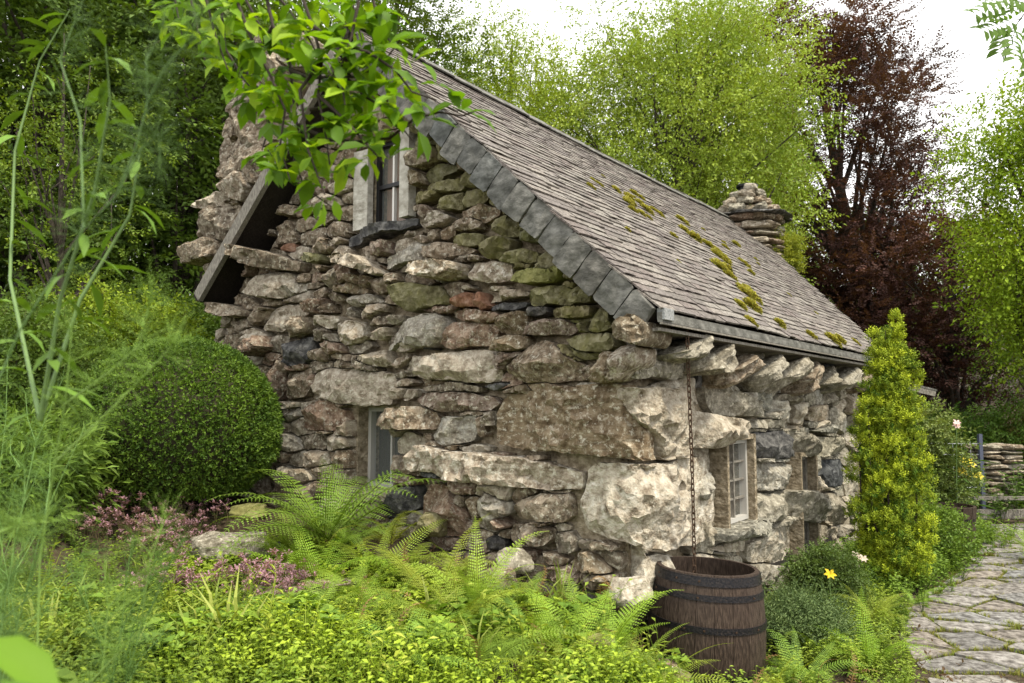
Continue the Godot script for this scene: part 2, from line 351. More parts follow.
# ------------------------------------------------------------------ materials
func noise_tex(seed_: int, freq: float, ramp: Array, kind := 0, oct := 5, size := 512, gain := 0.5) -> NoiseTexture2D:
	var n := FastNoiseLite.new()
	n.seed = seed_
	n.frequency = freq
	n.noise_type = [FastNoiseLite.TYPE_SIMPLEX_SMOOTH, FastNoiseLite.TYPE_CELLULAR, FastNoiseLite.TYPE_VALUE_CUBIC][kind]
	if kind == 1: n.cellular_return_type = FastNoiseLite.RETURN_DISTANCE2_SUB
	n.fractal_type = FastNoiseLite.FRACTAL_FBM
	n.fractal_octaves = oct
	n.fractal_gain = gain
	var t := NoiseTexture2D.new()
	t.width = size; t.height = size
	t.seamless = true
	t.noise = n
	if ramp:
		var g := Gradient.new()
		var offs := PackedFloat32Array()
		var cols := PackedColorArray()
		for r in ramp:
			offs.append(r[0]); cols.append(r[1])
		g.offsets = offs; g.colors = cols
		t.color_ramp = g
	return t

var bump_rock: NoiseTexture2D
var lichen_tex := []
func rock(low: Color, mid: Color, high: Color, seed_: int, lichen := -1, bump := 1.6) -> Array:
	var tex := noise_tex(seed_, 0.007, [[0.24, low], [0.5, mid], [0.76, high]], 0, 7, 1024, .66)
	var out := []
	for k in 3:
		var m := StandardMaterial3D.new()
		m.albedo_texture = tex
		m.uv1_triplanar = true; m.uv1_world_triplanar = true
		m.uv1_scale = Vector3.ONE * (1.3 + .25 * k)
		m.uv1_offset = Vector3(.37 * k + .1, .21 * k, .59 * k + .3)
		m.roughness = .9
		m.metallic_specular = .3
		m.vertex_color_use_as_albedo = true
		m.heightmap_enabled = true
		m.heightmap_texture = bump_rock
		m.heightmap_scale = bump
		if lichen >= 0:
			m.detail_enabled = true
			m.detail_albedo = lichen_tex[lichen]
			m.detail_uv_layer = BaseMaterial3D.DETAIL_UV_2
			m.uv2_triplanar = true; m.uv2_world_triplanar = true
			m.uv2_scale = Vector3.ONE * (.85 + .2 * k)
			m.uv2_offset = Vector3(.5 * k, .31 * k + .2, .13 * k)
		m.cull_mode = BaseMaterial3D.CULL_DISABLED
		out.append(m)
	return out

func plain(c: Color, rough := .8, spec := .4) -> StandardMaterial3D:
	var m := StandardMaterial3D.new()
	m.albedo_color = c
	m.roughness = rough
	m.metallic_specular = spec
	m.cull_mode = BaseMaterial3D.CULL_DISABLED
	return m

func leafy(back := .75, rough := .55) -> StandardMaterial3D:
	var m := plain(Color.WHITE, rough, .35)
	m.vertex_color_use_as_albedo = true
	m.backlight_enabled = true
	m.backlight = Color(back, back, back * .55)
	return m

func grain(c0: Color, c1: Color, c2: Color, seed_: int, freq: float, scale: Vector3, bump: float, rough := .85, world := true) -> StandardMaterial3D:
	var m := plain(Color.WHITE, rough, .3)
	m.albedo_texture = noise_tex(seed_, freq, [[.2, c0], [.5, c1], [.8, c2]], 0, 6, 512, .6)
	m.uv1_triplanar = true; m.uv1_world_triplanar = world
	m.uv1_scale = scale
	m.vertex_color_use_as_albedo = true
	if bump > 0.0:
		m.heightmap_enabled = true
		m.heightmap_texture = bump_rock
		m.heightmap_scale = bump
	return m

func make_materials():
	bump_rock = noise_tex(5, .012, [], 0, 7, 1024, .58)
	var clear := Color(.8, .78, .7, 0)
	var spots := noise_tex(21, .016, [[0.0, clear], [.60, clear], [.66, Color(.72, .70, .63, .55)], [.78, Color(.84, .82, .77, .9)]], 0, 7, 1024, .7)
	var heavy := noise_tex(22, .010, [[0.0, clear], [.44, clear], [.56, Color(.74, .71, .65, .6)], [.68, Color(.86, .84, .80, .9)]], 0, 7, 1024, .74)
	var moss := noise_tex(23, .006, [[0.0, Color(.40, .42, .2, 0)], [.40, Color(.40, .42, .2, 0)], [.58, Color(.42, .41, .25, .35)], [.75, Color(.47, .46, .25, .55)]], 0, 6, 1024, .65)
	lichen_tex = [spots, heavy, moss]
	M.g = rock(lin(.07, .052, .035), lin(.20, .155, .108), lin(.38, .32, .245), 31, 0)
	M.l = rock(lin(.13, .10, .07), lin(.30, .255, .195), lin(.48, .435, .36), 32, 0)
	M.L = rock(lin(.10, .075, .05), lin(.24, .19, .14), lin(.40, .345, .275), 33, 1)
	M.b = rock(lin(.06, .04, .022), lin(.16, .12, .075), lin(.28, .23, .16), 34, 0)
	M.r = rock(lin(.08, .05, .034), lin(.20, .14, .10), lin(.36, .28, .22), 35, 0)
	M.R = rock(lin(.13, .06, .035), lin(.22, .115, .07), lin(.33, .21, .15), 36, -1)
	M.m = rock(lin(.075, .065, .032), lin(.17, .155, .085), lin(.30, .275, .185), 37, 2)
	M.M = rock(lin(.09, .085, .03), lin(.19, .19, .07), lin(.30, .29, .13), 38, 2)
	M.q = rock(lin(.10, .075, .05), lin(.29, .245, .185), lin(.50, .455, .38), 42, 1, 2.2)
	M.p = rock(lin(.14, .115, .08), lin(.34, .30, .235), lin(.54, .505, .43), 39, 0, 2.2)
	M.k = rock(lin(.10, .09, .065), lin(.23, .21, .165), lin(.38, .355, .295), 40, 0)
	M.d = rock(lin(.03, .03, .031), lin(.085, .083, .08), lin(.20, .195, .185), 41, -1)
	M.mortar = grain(lin(.12, .095, .06), lin(.25, .205, .14), lin(.40, .345, .26), 51, .02, Vector3.ONE * 1.6, 2.0)
	M.render = grain(lin(.24, .22, .18), lin(.42, .40, .345), lin(.56, .54, .48), 52, .008, Vector3.ONE * 1.8, .8)
	M.slate = grain(lin(.085, .077, .066), lin(.195, .178, .158), lin(.355, .332, .30), 53, .03, Vector3.ONE * 2.2, .7, .7)
	M.verge = grain(lin(.06, .06, .052), lin(.13, .128, .115), lin(.235, .23, .21), 54, .009, Vector3.ONE * 2.0, .6, .65)
	M.timber = grain(lin(.10, .09, .075), lin(.2, .185, .16), lin(.31, .29, .25), 55, .02, Vector3(6, 1.2, 6), .6)
	M.boards = grain(lin(.012, .010, .008), lin(.025, .020, .016), lin(.05, .042, .034), 62, .02, Vector3(6, 1.2, 6), .6)  # near-black tone stands in for the shade in the hollow under the verge
	M.stave = grain(lin(.02, .014, .011), lin(.042, .029, .022), lin(.085, .062, .048), 56, .02, Vector3(7, .9, 7), .4, .6)
	M.hoop = grain(lin(.012, .012, .014), lin(.022, .022, .025), lin(.05, .04, .035), 57, .03, Vector3.ONE * 4, .2, .42)
	M.hoop.metallic = .6
	M.rust = grain(lin(.03, .02, .015), lin(.07, .045, .03), lin(.14, .08, .05), 58, .05, Vector3.ONE * 8, .1, .7)
	M.rust.metallic = .4
	M.flag = rock(lin(.075, .068, .06), lin(.185, .172, .158), lin(.32, .305, .285), 59, -1, .6)
	M.soil = grain(lin(.03, .022, .014), lin(.065, .047, .03), lin(.10, .085, .05), 60, .03, Vector3.ONE * 1.1, 3.0)
	M.bark = grain(lin(.025, .02, .015), lin(.055, .045, .035), lin(.11, .095, .075), 61, .03, Vector3(3, .8, 3), 1.5)
	M.twig = plain(lin(.035, .025, .018), .8)
	M.leaf = leafy()
	M.gloss = leafy(.95, .6)
	M.needle = leafy(.4, .6)
	M.white = plain(lin(.72, .70, .66), .5)
	M.paint = plain(lin(.42, .41, .38), .6)
	M.oldwhite = plain(lin(.38, .37, .34), .6)
	M.black = plain(lin(.012, .012, .013), .45)
	M.lead = plain(lin(.42, .44, .46), .5)
	M.lead.metallic = .3
	M.oldlead = grain(lin(.14, .15, .15), lin(.24, .25, .25), lin(.36, .37, .37), 63, .02, Vector3.ONE * 4, .2, .6)
	M.orange = plain(lin(.55, .13, .06), .5)
	var gl := StandardMaterial3D.new()
	gl.transparency = BaseMaterial3D.TRANSPARENCY_ALPHA
	gl.albedo_color = Color(.75, .78, .76, .12)
	gl.roughness = .05
	gl.metallic_specular = .25
	M.glass = gl
	M.pane_backing = plain(lin(.30, .19, .13), .9)
	M.room = plain(lin(.02, .017, .015), .95)  # near-black, paints the darkness indoors behind the glass
	var wt := plain(lin(.02, .02, .015), .05, .5)
	M.water = wt

# ------------------------------------------------------------------ stones
func smooth_poly(poly: PackedVector2Array, cut := .08, rag := 1.0) -> PackedVector2Array:
	var a := PackedVector2Array()
	var n := poly.size()
	for k in n:                       # corners cut a little
		var p := poly[k]
		a.append(p.lerp(poly[(k + n - 1) % n], cut))
		a.append(p.lerp(poly[(k + 1) % n], cut))
	var per := 0.0
	for k in a.size(): per += a[k].distance_to(a[(k + 1) % a.size()])
	var m := clampi(int(per / .03), 14, 84)
	var out := PackedVector2Array()
	var step := per / m
	var want := 0.0
	var run := 0.0
	for k in a.size():
		var p := a[k]; var q := a[(k + 1) % a.size()]
		var l := p.distance_to(q)
		while want < run + l - 1e-6 and out.size() < m:
			var at := p.lerp(q, (want - run) / l)
			out.append(at + Vector2(n_fine.get_noise_2d(at.x * 50 + 9, at.y * 50), n_fine.get_noise_2d(at.x * 50, at.y * 50 + 70)) * .018 * rag + Vector2(n_step.get_noise_2d(at.x * 16, at.y * 16), n_step.get_noise_2d(at.x * 16 + 40, at.y * 16)) * .008 * rag)
			want += step
		run += l
	return out

func stone_mesh(poly: PackedVector2Array, depth: float, seed_: int, back := -.10, crag := 1.0) -> Array:
	var rng := rng_of(seed_)
	var o := smooth_poly(poly, .08 if crag > .5 else .03, 1.0 if crag > .5 else .35)
	var c := Vector2.ZERO
	for q in o: c += q
	c /= o.size()
	var size := 0.0
	for q in o: size = maxf(size, q.distance_to(c))
	var planes := []
	var hy := 0.0
	for q in o: hy = maxf(hy, absf(q.y - c.y))
	if crag > .5:
		var steep := clampf(depth / maxf(hy, .03), .3, 1.6)
		planes.append([Vector2(rng.randf_range(-.2, .2), steep * rng.randf_range(.35, .8)), depth * rng.randf_range(.85, 1.15)])
		planes.append([Vector2(rng.randf_range(-.3, .3), -steep * rng.randf_range(.5, 1.3)), depth * rng.randf_range(1.0, 1.5)])
	for k in 5:
		var s := rng.randf_range(.1, 1.0) * minf(1.0, depth / maxf(size, .05) * 1.8)
		var an := rng.randf() * TAU
		planes.append([Vector2(cos(an), sin(an)) * s, depth * rng.randf_range(.72, 1.1)])
	var b := MB.new()
	var tone := rng.randf_range(.72, 1.22)
	var warm := rng.randf_range(-.07, .07)
	b.ink = Color(tone * (1 + warm), tone, tone * (1 - warm))
	var off := Vector3(seed_ % 37, seed_ % 91, seed_ % 53) * .7
	# outline, two lines inside it for the worn edge, then points spread evenly over the face
	var pts := PackedVector2Array(o)
	var lift := PackedFloat32Array()
	for q in o: lift.append(.5)
	for step in ([[.975, .88], [.93, 1.03]] if size > .09 else [[.93, .98]]):
		for q in o:
			pts.append(c + (q - c) * step[0]); lift.append(step[1])
	var gap := clampf(size * .14, .022, .045)
	var inner := PackedVector2Array()
	for q in o: inner.append(c + (q - c) * .88)
	var lo := c; var hi := c
	for q in o:
		lo = lo.min(q); hi = hi.max(q)
	for j in int((hi.y - lo.y) / gap) + 1:
		for i in int((hi.x - lo.x) / gap) + 1:
			var q := lo + Vector2((i + .5 * (j % 2) + rng.randf_range(-.32, .32)) * gap, (j + rng.randf_range(-.32, .32)) * gap)
			if Geometry2D.is_point_in_polygon(q, inner):
				pts.append(q); lift.append(1.07)
	for k in pts.size():
		var e := pts[k]
		var z := lift[k] * depth
		for pl in planes: z = minf(z, pl[1] + pl[0].dot(e - c))
		var w := Vector3(e.x, e.y, z * .5) + off
		z += crag * (.05 * minf(1.0, depth * 9.0) + .12 * depth) * n_step.get_noise_3dv(w * Vector3(8.0, 12.0, 8.0) + Vector3(n_coarse.get_noise_3dv(w * 20.0), n_coarse.get_noise_3dv(w * 20.0 + Vector3(3, 3, 3)), 0) * .6) * .6
		z += crag * (.008 * n_fine.get_noise_3dv(w * 46.0) + .010 * n_coarse.get_noise_3dv(w * 10.0))
		b.p(Vector3(e.x - c.x, e.y - c.y, maxf(z, depth * .1)))
	var tri := Geometry2D.triangulate_delaunay(pts)
	for k in range(0, tri.size(), 3):
		var A := pts[tri[k]]; var B := pts[tri[k + 1]]; var C := pts[tri[k + 2]]
		if not Geometry2D.is_point_in_polygon((A + B + C) / 3.0, o): continue
		if (B - A).cross(C - A) > 0: b.t(tri[k], tri[k + 2], tri[k + 1])
		else: b.t(tri[k], tri[k + 1], tri[k + 2])
	var n := o.size()
	var cw := Geometry2D.is_polygon_clockwise(o)
	var first := b.v.size()
	for q in o: b.p(Vector3(q.x - c.x, q.y - c.y, back))
	for j in n:
		var a0 := first + j; var a1 := first + (j + 1) % n
		var b0 := j; var b1 := (j + 1) % n
		if cw:
			b.t(a0, a1, b1); b.t(a0, b1, b0)
		else:
			b.t(a0, b1, a1); b.t(a0, b0, b1)
	return [b.chipped(.84), c]

func to_poly(flat: Array) -> PackedVector2Array:
	var p := PackedVector2Array()
	for k in range(0, flat.size(), 2): p.append(Vector2(flat[k], flat[k + 1]))
	return p

func area_of(p: PackedVector2Array) -> float:
	var s := 0.0
	for k in p.size(): s += p[k].cross(p[(k + 1) % p.size()])
	return absf(s) / 2.0

func lay_stone(parent: Node3D, at: Transform3D, kind: String, depth: float, poly: PackedVector2Array, seed_: int, back := -.10):
	var r := stone_mesh(poly, depth, seed_, back)
	var c: Vector2 = r[1]
	put("stone", r[0], M[kind][seed_ % 3], parent, at * Transform3D(Basis(), Vector3(c.x, c.y, 0)))

# an uneven net of cells over a region
func cells(region: PackedVector2Array, cell: Vector2, stretch: Vector2, rng: RandomNumberGenerator, jitter := .36) -> Array:
	var lo := region[0]; var hi := region[0]
	for p in region:
		lo = lo.min(p); hi = hi.max(p)
	var seeds := PackedVector2Array()
	for j in int((hi.y - lo.y) / cell.y) + 2:
		for i in int((hi.x - lo.x) / cell.x) + 2:
			seeds.append(lo + Vector2((i - .5 + (j % 2) * .5 + rng.randf_range(-jitter, jitter)) * cell.x, (j - .5 + rng.randf_range(-jitter, jitter)) * cell.y))
	var out := []
	for s in seeds:
		var poly := PackedVector2Array([s + cell * Vector2(-2, -2), s + cell * Vector2(2, -2), s + cell * Vector2(2, 2), s + cell * Vector2(-2, 2)])
		for q in seeds:
			if q == s or absf(q.x - s.x) > cell.x * 3 or absf(q.y - s.y) > cell.y * 3: continue
			var nrm := (q - s) * stretch * stretch
			var lim := nrm.dot((q + s) / 2)
			var nxt := PackedVector2Array()
			for k in poly.size():
				var a := poly[k]; var b := poly[(k + 1) % poly.size()]
				var da := nrm.dot(a) - lim; var db := nrm.dot(b) - lim
				if da <= 0: nxt.append(a)
				if (da < 0) != (db < 0): nxt.append(a.lerp(b, da / (da - db)))
			poly = nxt
			if poly.size() < 3: break
		if poly.size() >= 3: out.append_array(Geometry2D.intersect_polygons(poly, region))
	return out

# rubble between the large stones, clipped by what is already there
func fill_wall(parent: Node3D, at: Transform3D, region: PackedVector2Array, used: Array, cell: Vector2, kinds: Callable, seed_: int) -> int:
	var rng := rng_of(seed_)
	var count := 0
	for poly in cells(region, cell, Vector2(1, 2.4), rng):
		var pieces := [poly]
		for u in used:
			var nx := []
			for pc in pieces: nx.append_array(Geometry2D.clip_polygons(pc, u))
			pieces = nx
		for pc in pieces:
			if pc.size() < 3: continue
			for sh in Geometry2D.offset_polygon(pc, -.007):
				if sh.size() < 3: continue
				var ar := area_of(sh)
				if ar < .0022 or ar / maxf(area_of(Geometry2D.convex_hull(sh)), 1e-5) < .72: continue
				count += 1
				var cc := Vector2.ZERO
				for p in sh: cc += p
				cc /= sh.size()
				lay_stone(parent, at, kinds.call(cc, rng), rng.randf_range(.02, .08) + .16 * pow(rng.randf(), 2.2), sh, seed_ * 1000 + count)
	return count

# a wall with openings as one mesh: cut into level bands, each piece drawn out backwards
func wall_mesh(region: PackedVector2Array, holes: Array, thick: float) -> ArrayMesh:
	var b := MB.new()
	var ys := [-9.0, 99.0]
	for h in holes: ys.append_array([h.position.y, h.end.y])
	ys.sort()
	for k in ys.size() - 1:
		var xs := [-99.0]
		for h in holes:
			if h.position.y < ys[k] + .001 and h.end.y > ys[k + 1] - .001: xs.append_array([h.position.x, h.end.x])
		xs.append(99.0)
		for j in range(0, xs.size(), 2):
			var rect := PackedVector2Array([Vector2(xs[j], ys[k]), Vector2(xs[j + 1], ys[k]), Vector2(xs[j + 1], ys[k + 1]), Vector2(xs[j], ys[k + 1])])
			for pc in Geometry2D.intersect_polygons(region, rect):
				var tr := Geometry2D.triangulate_polygon(pc)
				for q in range(0, tr.size(), 3):
					b.tri(Vector3(pc[tr[q]].x, pc[tr[q]].y, 0), Vector3(pc[tr[q + 1]].x, pc[tr[q + 1]].y, 0), Vector3(pc[tr[q + 2]].x, pc[tr[q + 2]].y, 0))
					b.tri(Vector3(pc[tr[q]].x, pc[tr[q]].y, -thick), Vector3(pc[tr[q + 1]].x, pc[tr[q + 1]].y, -thick), Vector3(pc[tr[q + 2]].x, pc[tr[q + 2]].y, -thick))
				for q in pc.size():
					var e := pc[q]; var f := pc[(q + 1) % pc.size()]
					b.quad(Vector3(e.x, e.y, 0), Vector3(f.x, f.y, 0), Vector3(f.x, f.y, -thick), Vector3(e.x, e.y, -thick))
	return b.done()

func boulder(sx: float, sy: float, sz: float, seed_: int, rough := .18, n := 5, square := 4.0, crag := 0.0, cuts := 7, cut_least := .62) -> ArrayMesh:
	var rng := rng_of(seed_)
	var b := MB.new()
	var tone := rng.randf_range(.8, 1.2)
	b.ink = Color(tone * 1.02, tone, tone * .97)
	var planes := []
	for k in cuts:
		var d := Vector3(rng.randfn(), rng.randfn(), rng.randfn()).normalized()
		planes.append([d, rng.randf_range(cut_least, .33 + cut_least)])
	var off := Vector3(rng.randf(), rng.randf(), rng.randf()) * 30.0
	for f in 6:
		var ax := f / 2
		var sg := 1.0 if f % 2 == 0 else -1.0
		var base := b.v.size()
		for j in n + 1:
			for i in n + 1:
				var p := Vector3.ZERO
				p[ax] = sg
				p[(ax + 1) % 3] = -1.0 + 2.0 * i / n
				p[(ax + 2) % 3] = -1.0 + 2.0 * j / n
				p /= pow(pow(absf(p.x), square) + pow(absf(p.y), square) + pow(absf(p.z), square), 1.0 / square)
				for pl in planes:
					var over: float = p.dot(pl[0]) - pl[1]
					if over > 0: p -= pl[0] * over * .8
				p += Vector3(n_coarse.get_noise_3dv(p * 14.0 + off), n_coarse.get_noise_3dv(p * 14.0 + off + Vector3(9, 0, 0)), n_coarse.get_noise_3dv(p * 14.0 + off + Vector3(0, 9, 0))) * rough * 1.6
				var w := Vector3(p.x * sx, p.y * sy, p.z * sz) * .5
				if crag > 0.0: w += p.normalized() * crag * (n_cell.get_noise_3dv(w * 16.0 + off) * 1.2 + n_fine.get_noise_3dv(w * 40.0 + off) * .35 + n_coarse.get_noise_3dv(w * 14.0 + off) * .6)
				b.p(w)
		for j in n:
			for i in n:
				var k := base + j * (n + 1) + i
				if sg > 0:
					b.t(k, k + n + 2, k + 1); b.t(k, k + n + 1, k + n + 2)
				else:
					b.t(k, k + 1, k + n + 2); b.t(k, k + n + 2, k + n + 1)
	# weld seams for smooth normals
	var seen := {}
	var remap := PackedInt32Array()
	for k in b.v.size():
		var key := (b.v[k] * 5000.0).round()
		if not seen.has(key): seen[key] = k
		remap.append(seen[key])
	for k in b.i.size(): b.i[k] = remap[b.i[k]]
	return b.chipped(.80)

# ------------------------------------------------------------------ foliage
func leaf_into(b: MB, at: Vector3, dir: Vector3, up: Vector3, l: float, w: float, fold := .25, bend := .2):
	dir = dir.normalized()
	var side := dir.cross(up).normalized()
	var nrm := side.cross(dir)
	var k := b.v.size()
	b.p(at)
	b.p(at + dir * l * .32 + side * w * .42 + nrm * w * fold * .6)
	b.p(at + dir * l * .66 + side * w * .46 + nrm * (w * fold * .6 - l * bend * .3))
	b.p(at + dir * l - nrm * l * bend)
	b.p(at + dir * l * .66 - side * w * .46 + nrm * (w * fold * .6 - l * bend * .3))
	b.p(at + dir * l * .32 - side * w * .42 + nrm * w * fold * .6)
	b.p(at + dir * l * .5 - nrm * l * bend * .12)
	for j in 6: b.t(k + 6, k + j, k + (j + 1) % 6)

func simple_leaf(b: MB, at: Vector3, dir: Vector3, up: Vector3, l: float, w: float):
	dir = dir.normalized()
	var side := dir.cross(up).normalized()
	var nrm := side.cross(dir)
	b.quad(at, at + dir * l * .5 + side * w * .5 + nrm * w * .12, at + dir * l - nrm * l * .15, at + dir * l * .5 - side * w * .5 + nrm * w * .12)

# a leafy twig along +Y
func twig_mesh(n: int, length: float, l: float, w: float, seed_: int, spread := .9, flat := .5) -> ArrayMesh:
	var rng := rng_of(seed_)
	var b := MB.new()
	b.ink = Color(.5, .35, .25)
	b.tri(Vector3(-.004, 0, 0), Vector3(.004, 0, 0), Vector3(0, .97, .03) * length)
	for k in n:
		var s := (k + 1.0) / n
		var at := Vector3(0, s * length * .97, 0)
		var az := PI * (k % 2) + rng.randf_range(-.6, .6) if flat > .4 else k * 2.4 + rng.randf_range(-.4, .4)
		var d := Vector3(cos(az) * spread, 1.0 - spread * .55 + rng.randf_range(-.2, .2), sin(az) * spread)
		if k == n - 1: d = Vector3(rng.randf_range(-.3, .3), 1, rng.randf_range(-.3, .3))
		var t := rng.randf_range(.75, 1.2)
		b.ink = Color(t, t * rng.randf_range(.95, 1.05), t * .95)
		simple_leaf(b, at, d, Vector3(rng.randf_range(-.5, .5), rng.randf_range(-.3, .3), 1), l * rng.randf_range(.75, 1.15), w * rng.randf_range(.8, 1.15))
	return b.done(false, true)

func aim(dir: Vector3, roll: float, s: float) -> Basis:
	var y := dir.normalized()
	var x := y.cross(Vector3(.13, .21, .97)).normalized()
	var z := x.cross(y)
	return Basis(x, y, z) * Basis(Vector3.UP, roll) * Basis.from_scale(Vector3.ONE * s)

func level(dir: Vector3, roll: float, s: float) -> Basis:
	var y := Vector3(dir.x, dir.y * .55 - .1, dir.z).normalized()
	var x := y.cross(Vector3(.001, 1, .002)).normalized()
	return Basis(x, y, x.cross(y)) * Basis(Vector3.UP, roll) * Basis.from_scale(Vector3.ONE * s)

func mix_color(a: Color, b: Color, t: float) -> Color:
	return Color(lerpf(a.r, b.r, t), lerpf(a.g, b.g, t), lerpf(a.b, b.b, t))

func scatter(called: String, mesh: Mesh, mat: Material, xf: Array, cols: PackedColorArray, parent: Node) -> MultiMeshInstance3D:
	var mm := MultiMesh.new()
	mm.transform_format = MultiMesh.TRANSFORM_3D
	mm.use_colors = true
	mm.mesh = mesh
	mm.instance_count = xf.size()
	for k in xf.size():
		mm.set_instance_transform(k, xf[k])
		mm.set_instance_color(k, cols[k])
	var o := MultiMeshInstance3D.new()
	o.name = numbered(called) if parent == self else called
	o.multimesh = mm
	o.material_override = mat
	parent.add_child(o, true)
	return o

# the same as one mesh, for what belongs to a single plant
func baked(called: String, mesh: ArrayMesh, mat: Material, xf: Array, tone: PackedFloat32Array, c0: Color, c1: Color, parent: Node) -> MeshInstance3D:
	var arr := mesh.surface_get_arrays(0)
	var src: PackedVector3Array = arr[Mesh.ARRAY_VERTEX]
	var ci: PackedColorArray = arr[Mesh.ARRAY_COLOR]
	var one := PackedVector3Array()
	var ones := []
	for k in 12: ones.append(PackedColorArray())
	for i in arr[Mesh.ARRAY_INDEX]:
		one.append(src[i])
		for k in 12:
			var c := mix_color(c0, c1, k / 11.0)
			ones[k].append(Color(ci[i].r * c.r, ci[i].g * c.g, ci[i].b * c.b))
	var v := PackedVector3Array()
	var col := PackedColorArray()
	for k in xf.size():
		v.append_array(xf[k] * one)
		col.append_array(ones[clampi(int(tone[k] * 12.0), 0, 11)])
	tris += v.size() / 3
	var out := []
	out.resize(Mesh.ARRAY_MAX)
	out[Mesh.ARRAY_VERTEX] = v
	out[Mesh.ARRAY_COLOR] = col
	var m := ArrayMesh.new()
	m.add_surface_from_arrays(Mesh.PRIMITIVE_TRIANGLES, out)
	return put(called, m, mat, parent)

var tris := 0
# clumps: [centre, radii]; twigs lie through each clump, more of them outside, and point outwards
func crown(clumps: Array, per: float, mesh: Mesh, mat: Material, c0: Color, c1: Color, rng: RandomNumberGenerator, parent: Node, rise := .25, size := 1.0, called := "crown"):
	var xf := []
	var tones := PackedFloat32Array()
	for cl in clumps:
		var tone := rng.randf()
		var r: Vector3 = cl[1]
		var m := int(per * r.x * r.z)
		for k in m:
			var d := Vector3(rng.randfn(), rng.randfn(), rng.randfn()).normalized()
			var q := pow(rng.randf(), .45) * (1.0 + .25 * n_coarse.get_noise_3dv(d * 10.0 + cl[0] * 8.0))
			var p: Vector3 = cl[0] + d * r * q
			var dir := (d + Vector3(rng.randf_range(-.7, .7), rng.randf_range(-.5, .5) + rise, rng.randf_range(-.7, .7)))
			xf.append(Transform3D(level(dir, rng.randfn() * .45, size * rng.randf_range(.7, 1.25)), p))
			tones.append(clampf(tone * .6 + rng.randf() * .5, 0, 1))
	baked(called, mesh, mat, xf, tones, c0, c1, parent)

func tree(called: String, label: String, x: float, d: float, h: float, tr: float, cy: float, rad: Vector3, limbs: int, clump: float, per: float, mesh: Mesh, c0: Color, c1: Color, seed_: int, group := "", lean := Vector3.ZERO, rise := .25, size := 1.0, cat := "tree"):
	var rng := rng_of(seed_)
	var t := thing(called, ground_at(x, d), label, cat, group)
	var b := MB.new()
	var top := Vector3(0, h, 0) + lean
	var pts := PackedVector3Array(); var rr := []
	for k in 9:
		var s := k / 8.0
		pts.append(top * s + Vector3(sin(s * 5.0 + seed_), 0, cos(s * 4.0 + seed_)) * .12 * s * h * .1 - Vector3(0, .15 * (1 - s), 0))
		rr.append(tr * (1.0 - .85 * s) * (1.25 if k == 0 else 1.0))
	b.tube(pts, rr, 9)
	var cen := Vector3(lean.x * .7, cy, lean.z * .7)
	var clumps := []
	for k in limbs:
		var az := k * 2.39996 + rng.randf_range(-.3, .3)
		var v := 1.0 - 2.0 * (k + .5) / limbs
		var f := rng.randf_range(.55, .98)
		var e := cen + Vector3(cos(az) * sqrt(1 - v * v), v, sin(az) * sqrt(1 - v * v)) * rad * f
		var hs := clampf((e.y - rng.randf_range(.15, .35) * h) / h, .12, .92)
		var from := pts[int(hs * 8)]
		var mid := from.lerp(e, .5) + Vector3(rng.randf_range(-.3, .3), .12 * from.distance_to(e), rng.randf_range(-.3, .3))
		var r0 := maxf(.02, tr * (1.0 - .85 * hs) * .5)
		b.tube(PackedVector3Array([from, from.lerp(mid, .6), mid, mid.lerp(e, .6), e]), [r0, r0 * .75, r0 * .5, r0 * .3, .008], 5)
		var cr := clump * rng.randf_range(.7, 1.3)
		clumps.append([e, Vector3(cr, cr * .62, cr)])
		clumps.append([mid.lerp(e, .55) + Vector3(rng.randf_range(-1, 1), rng.randf_range(-.4, .4), rng.randf_range(-1, 1)) * clump * .6, Vector3(cr, cr * .6, cr) * .75])
	put("trunk", b.done(true), M.bark, t)
	crown(clumps, per, mesh, M.leaf, c0, c1, rng, t, rise, size)
	return t

func frond_mesh(l: float, arch: float, pairs: int, wide: float, seed_: int, fine := true) -> ArrayMesh:
	var rng := rng_of(seed_)
	var b := MB.new()
	var pts := PackedVector3Array(); var rr := []
	for k in 11:
		var s := k / 10.0
		var an := arch * s * s
		var prev: Vector3 = pts[k - 1] if k > 0 else Vector3.ZERO
		pts.append(prev + (Vector3(0, cos(an + .2), sin(an + .2)) * l / 10.0 if k > 0 else Vector3.ZERO))
		rr.append(.006 * (1.0 - .85 * s))
	b.ink = Color(.9, .85, .6)
	b.tube(pts, rr, 3)
	for k in pairs:
		var s := .12 + .86 * k / (pairs - 1.0)
		var f := s * 10.0
		var i0 := mini(int(f), 9)
		var at := pts[i0].lerp(pts[i0 + 1], f - i0)
		var dir := (pts[i0 + 1] - pts[i0]).normalized()
		var pl := wide * sin(minf(1.0, s * 2.2 + .25) * PI / 2) * pow(1.0 - s * .97, .75)
		for sg in [-1.0, 1.0]:
			var nrm := dir.cross(Vector3.RIGHT).normalized()
			var pd := (Vector3(sg, 0, 0) + dir * .35 + nrm * rng.randf_range(-.15, .05)).normalized()
			var t := rng.randf_range(.8, 1.2)
			b.ink = Color(t, t, t)
			if not fine or pl < .02:
				b.tri(at, at + pd * pl * .4 + dir * pl * .18, at + pd * pl); b.tri(at, at + pd * pl, at + pd * pl * .4 - dir * pl * .14)
				continue
			var m := clampi(int(pl / .018), 3, 7)
			for j in m:
				var q := (j + .4) / m
				var w := (.115 * pl + .004) * pow(1.0 - q * .9, .6)
				var a := at + pd * pl * q
				var a2 := at + pd * pl * minf(1.0, q + .85 / m)
				var droop := -nrm * pl * q * q * .15
				b.tri(a + droop, a2 + droop, a.lerp(a2, .7) + dir * w + droop)
				b.tri(a + droop, a.lerp(a2, .7) - dir * w + droop, a2 + droop)
	return b.done(false, true)

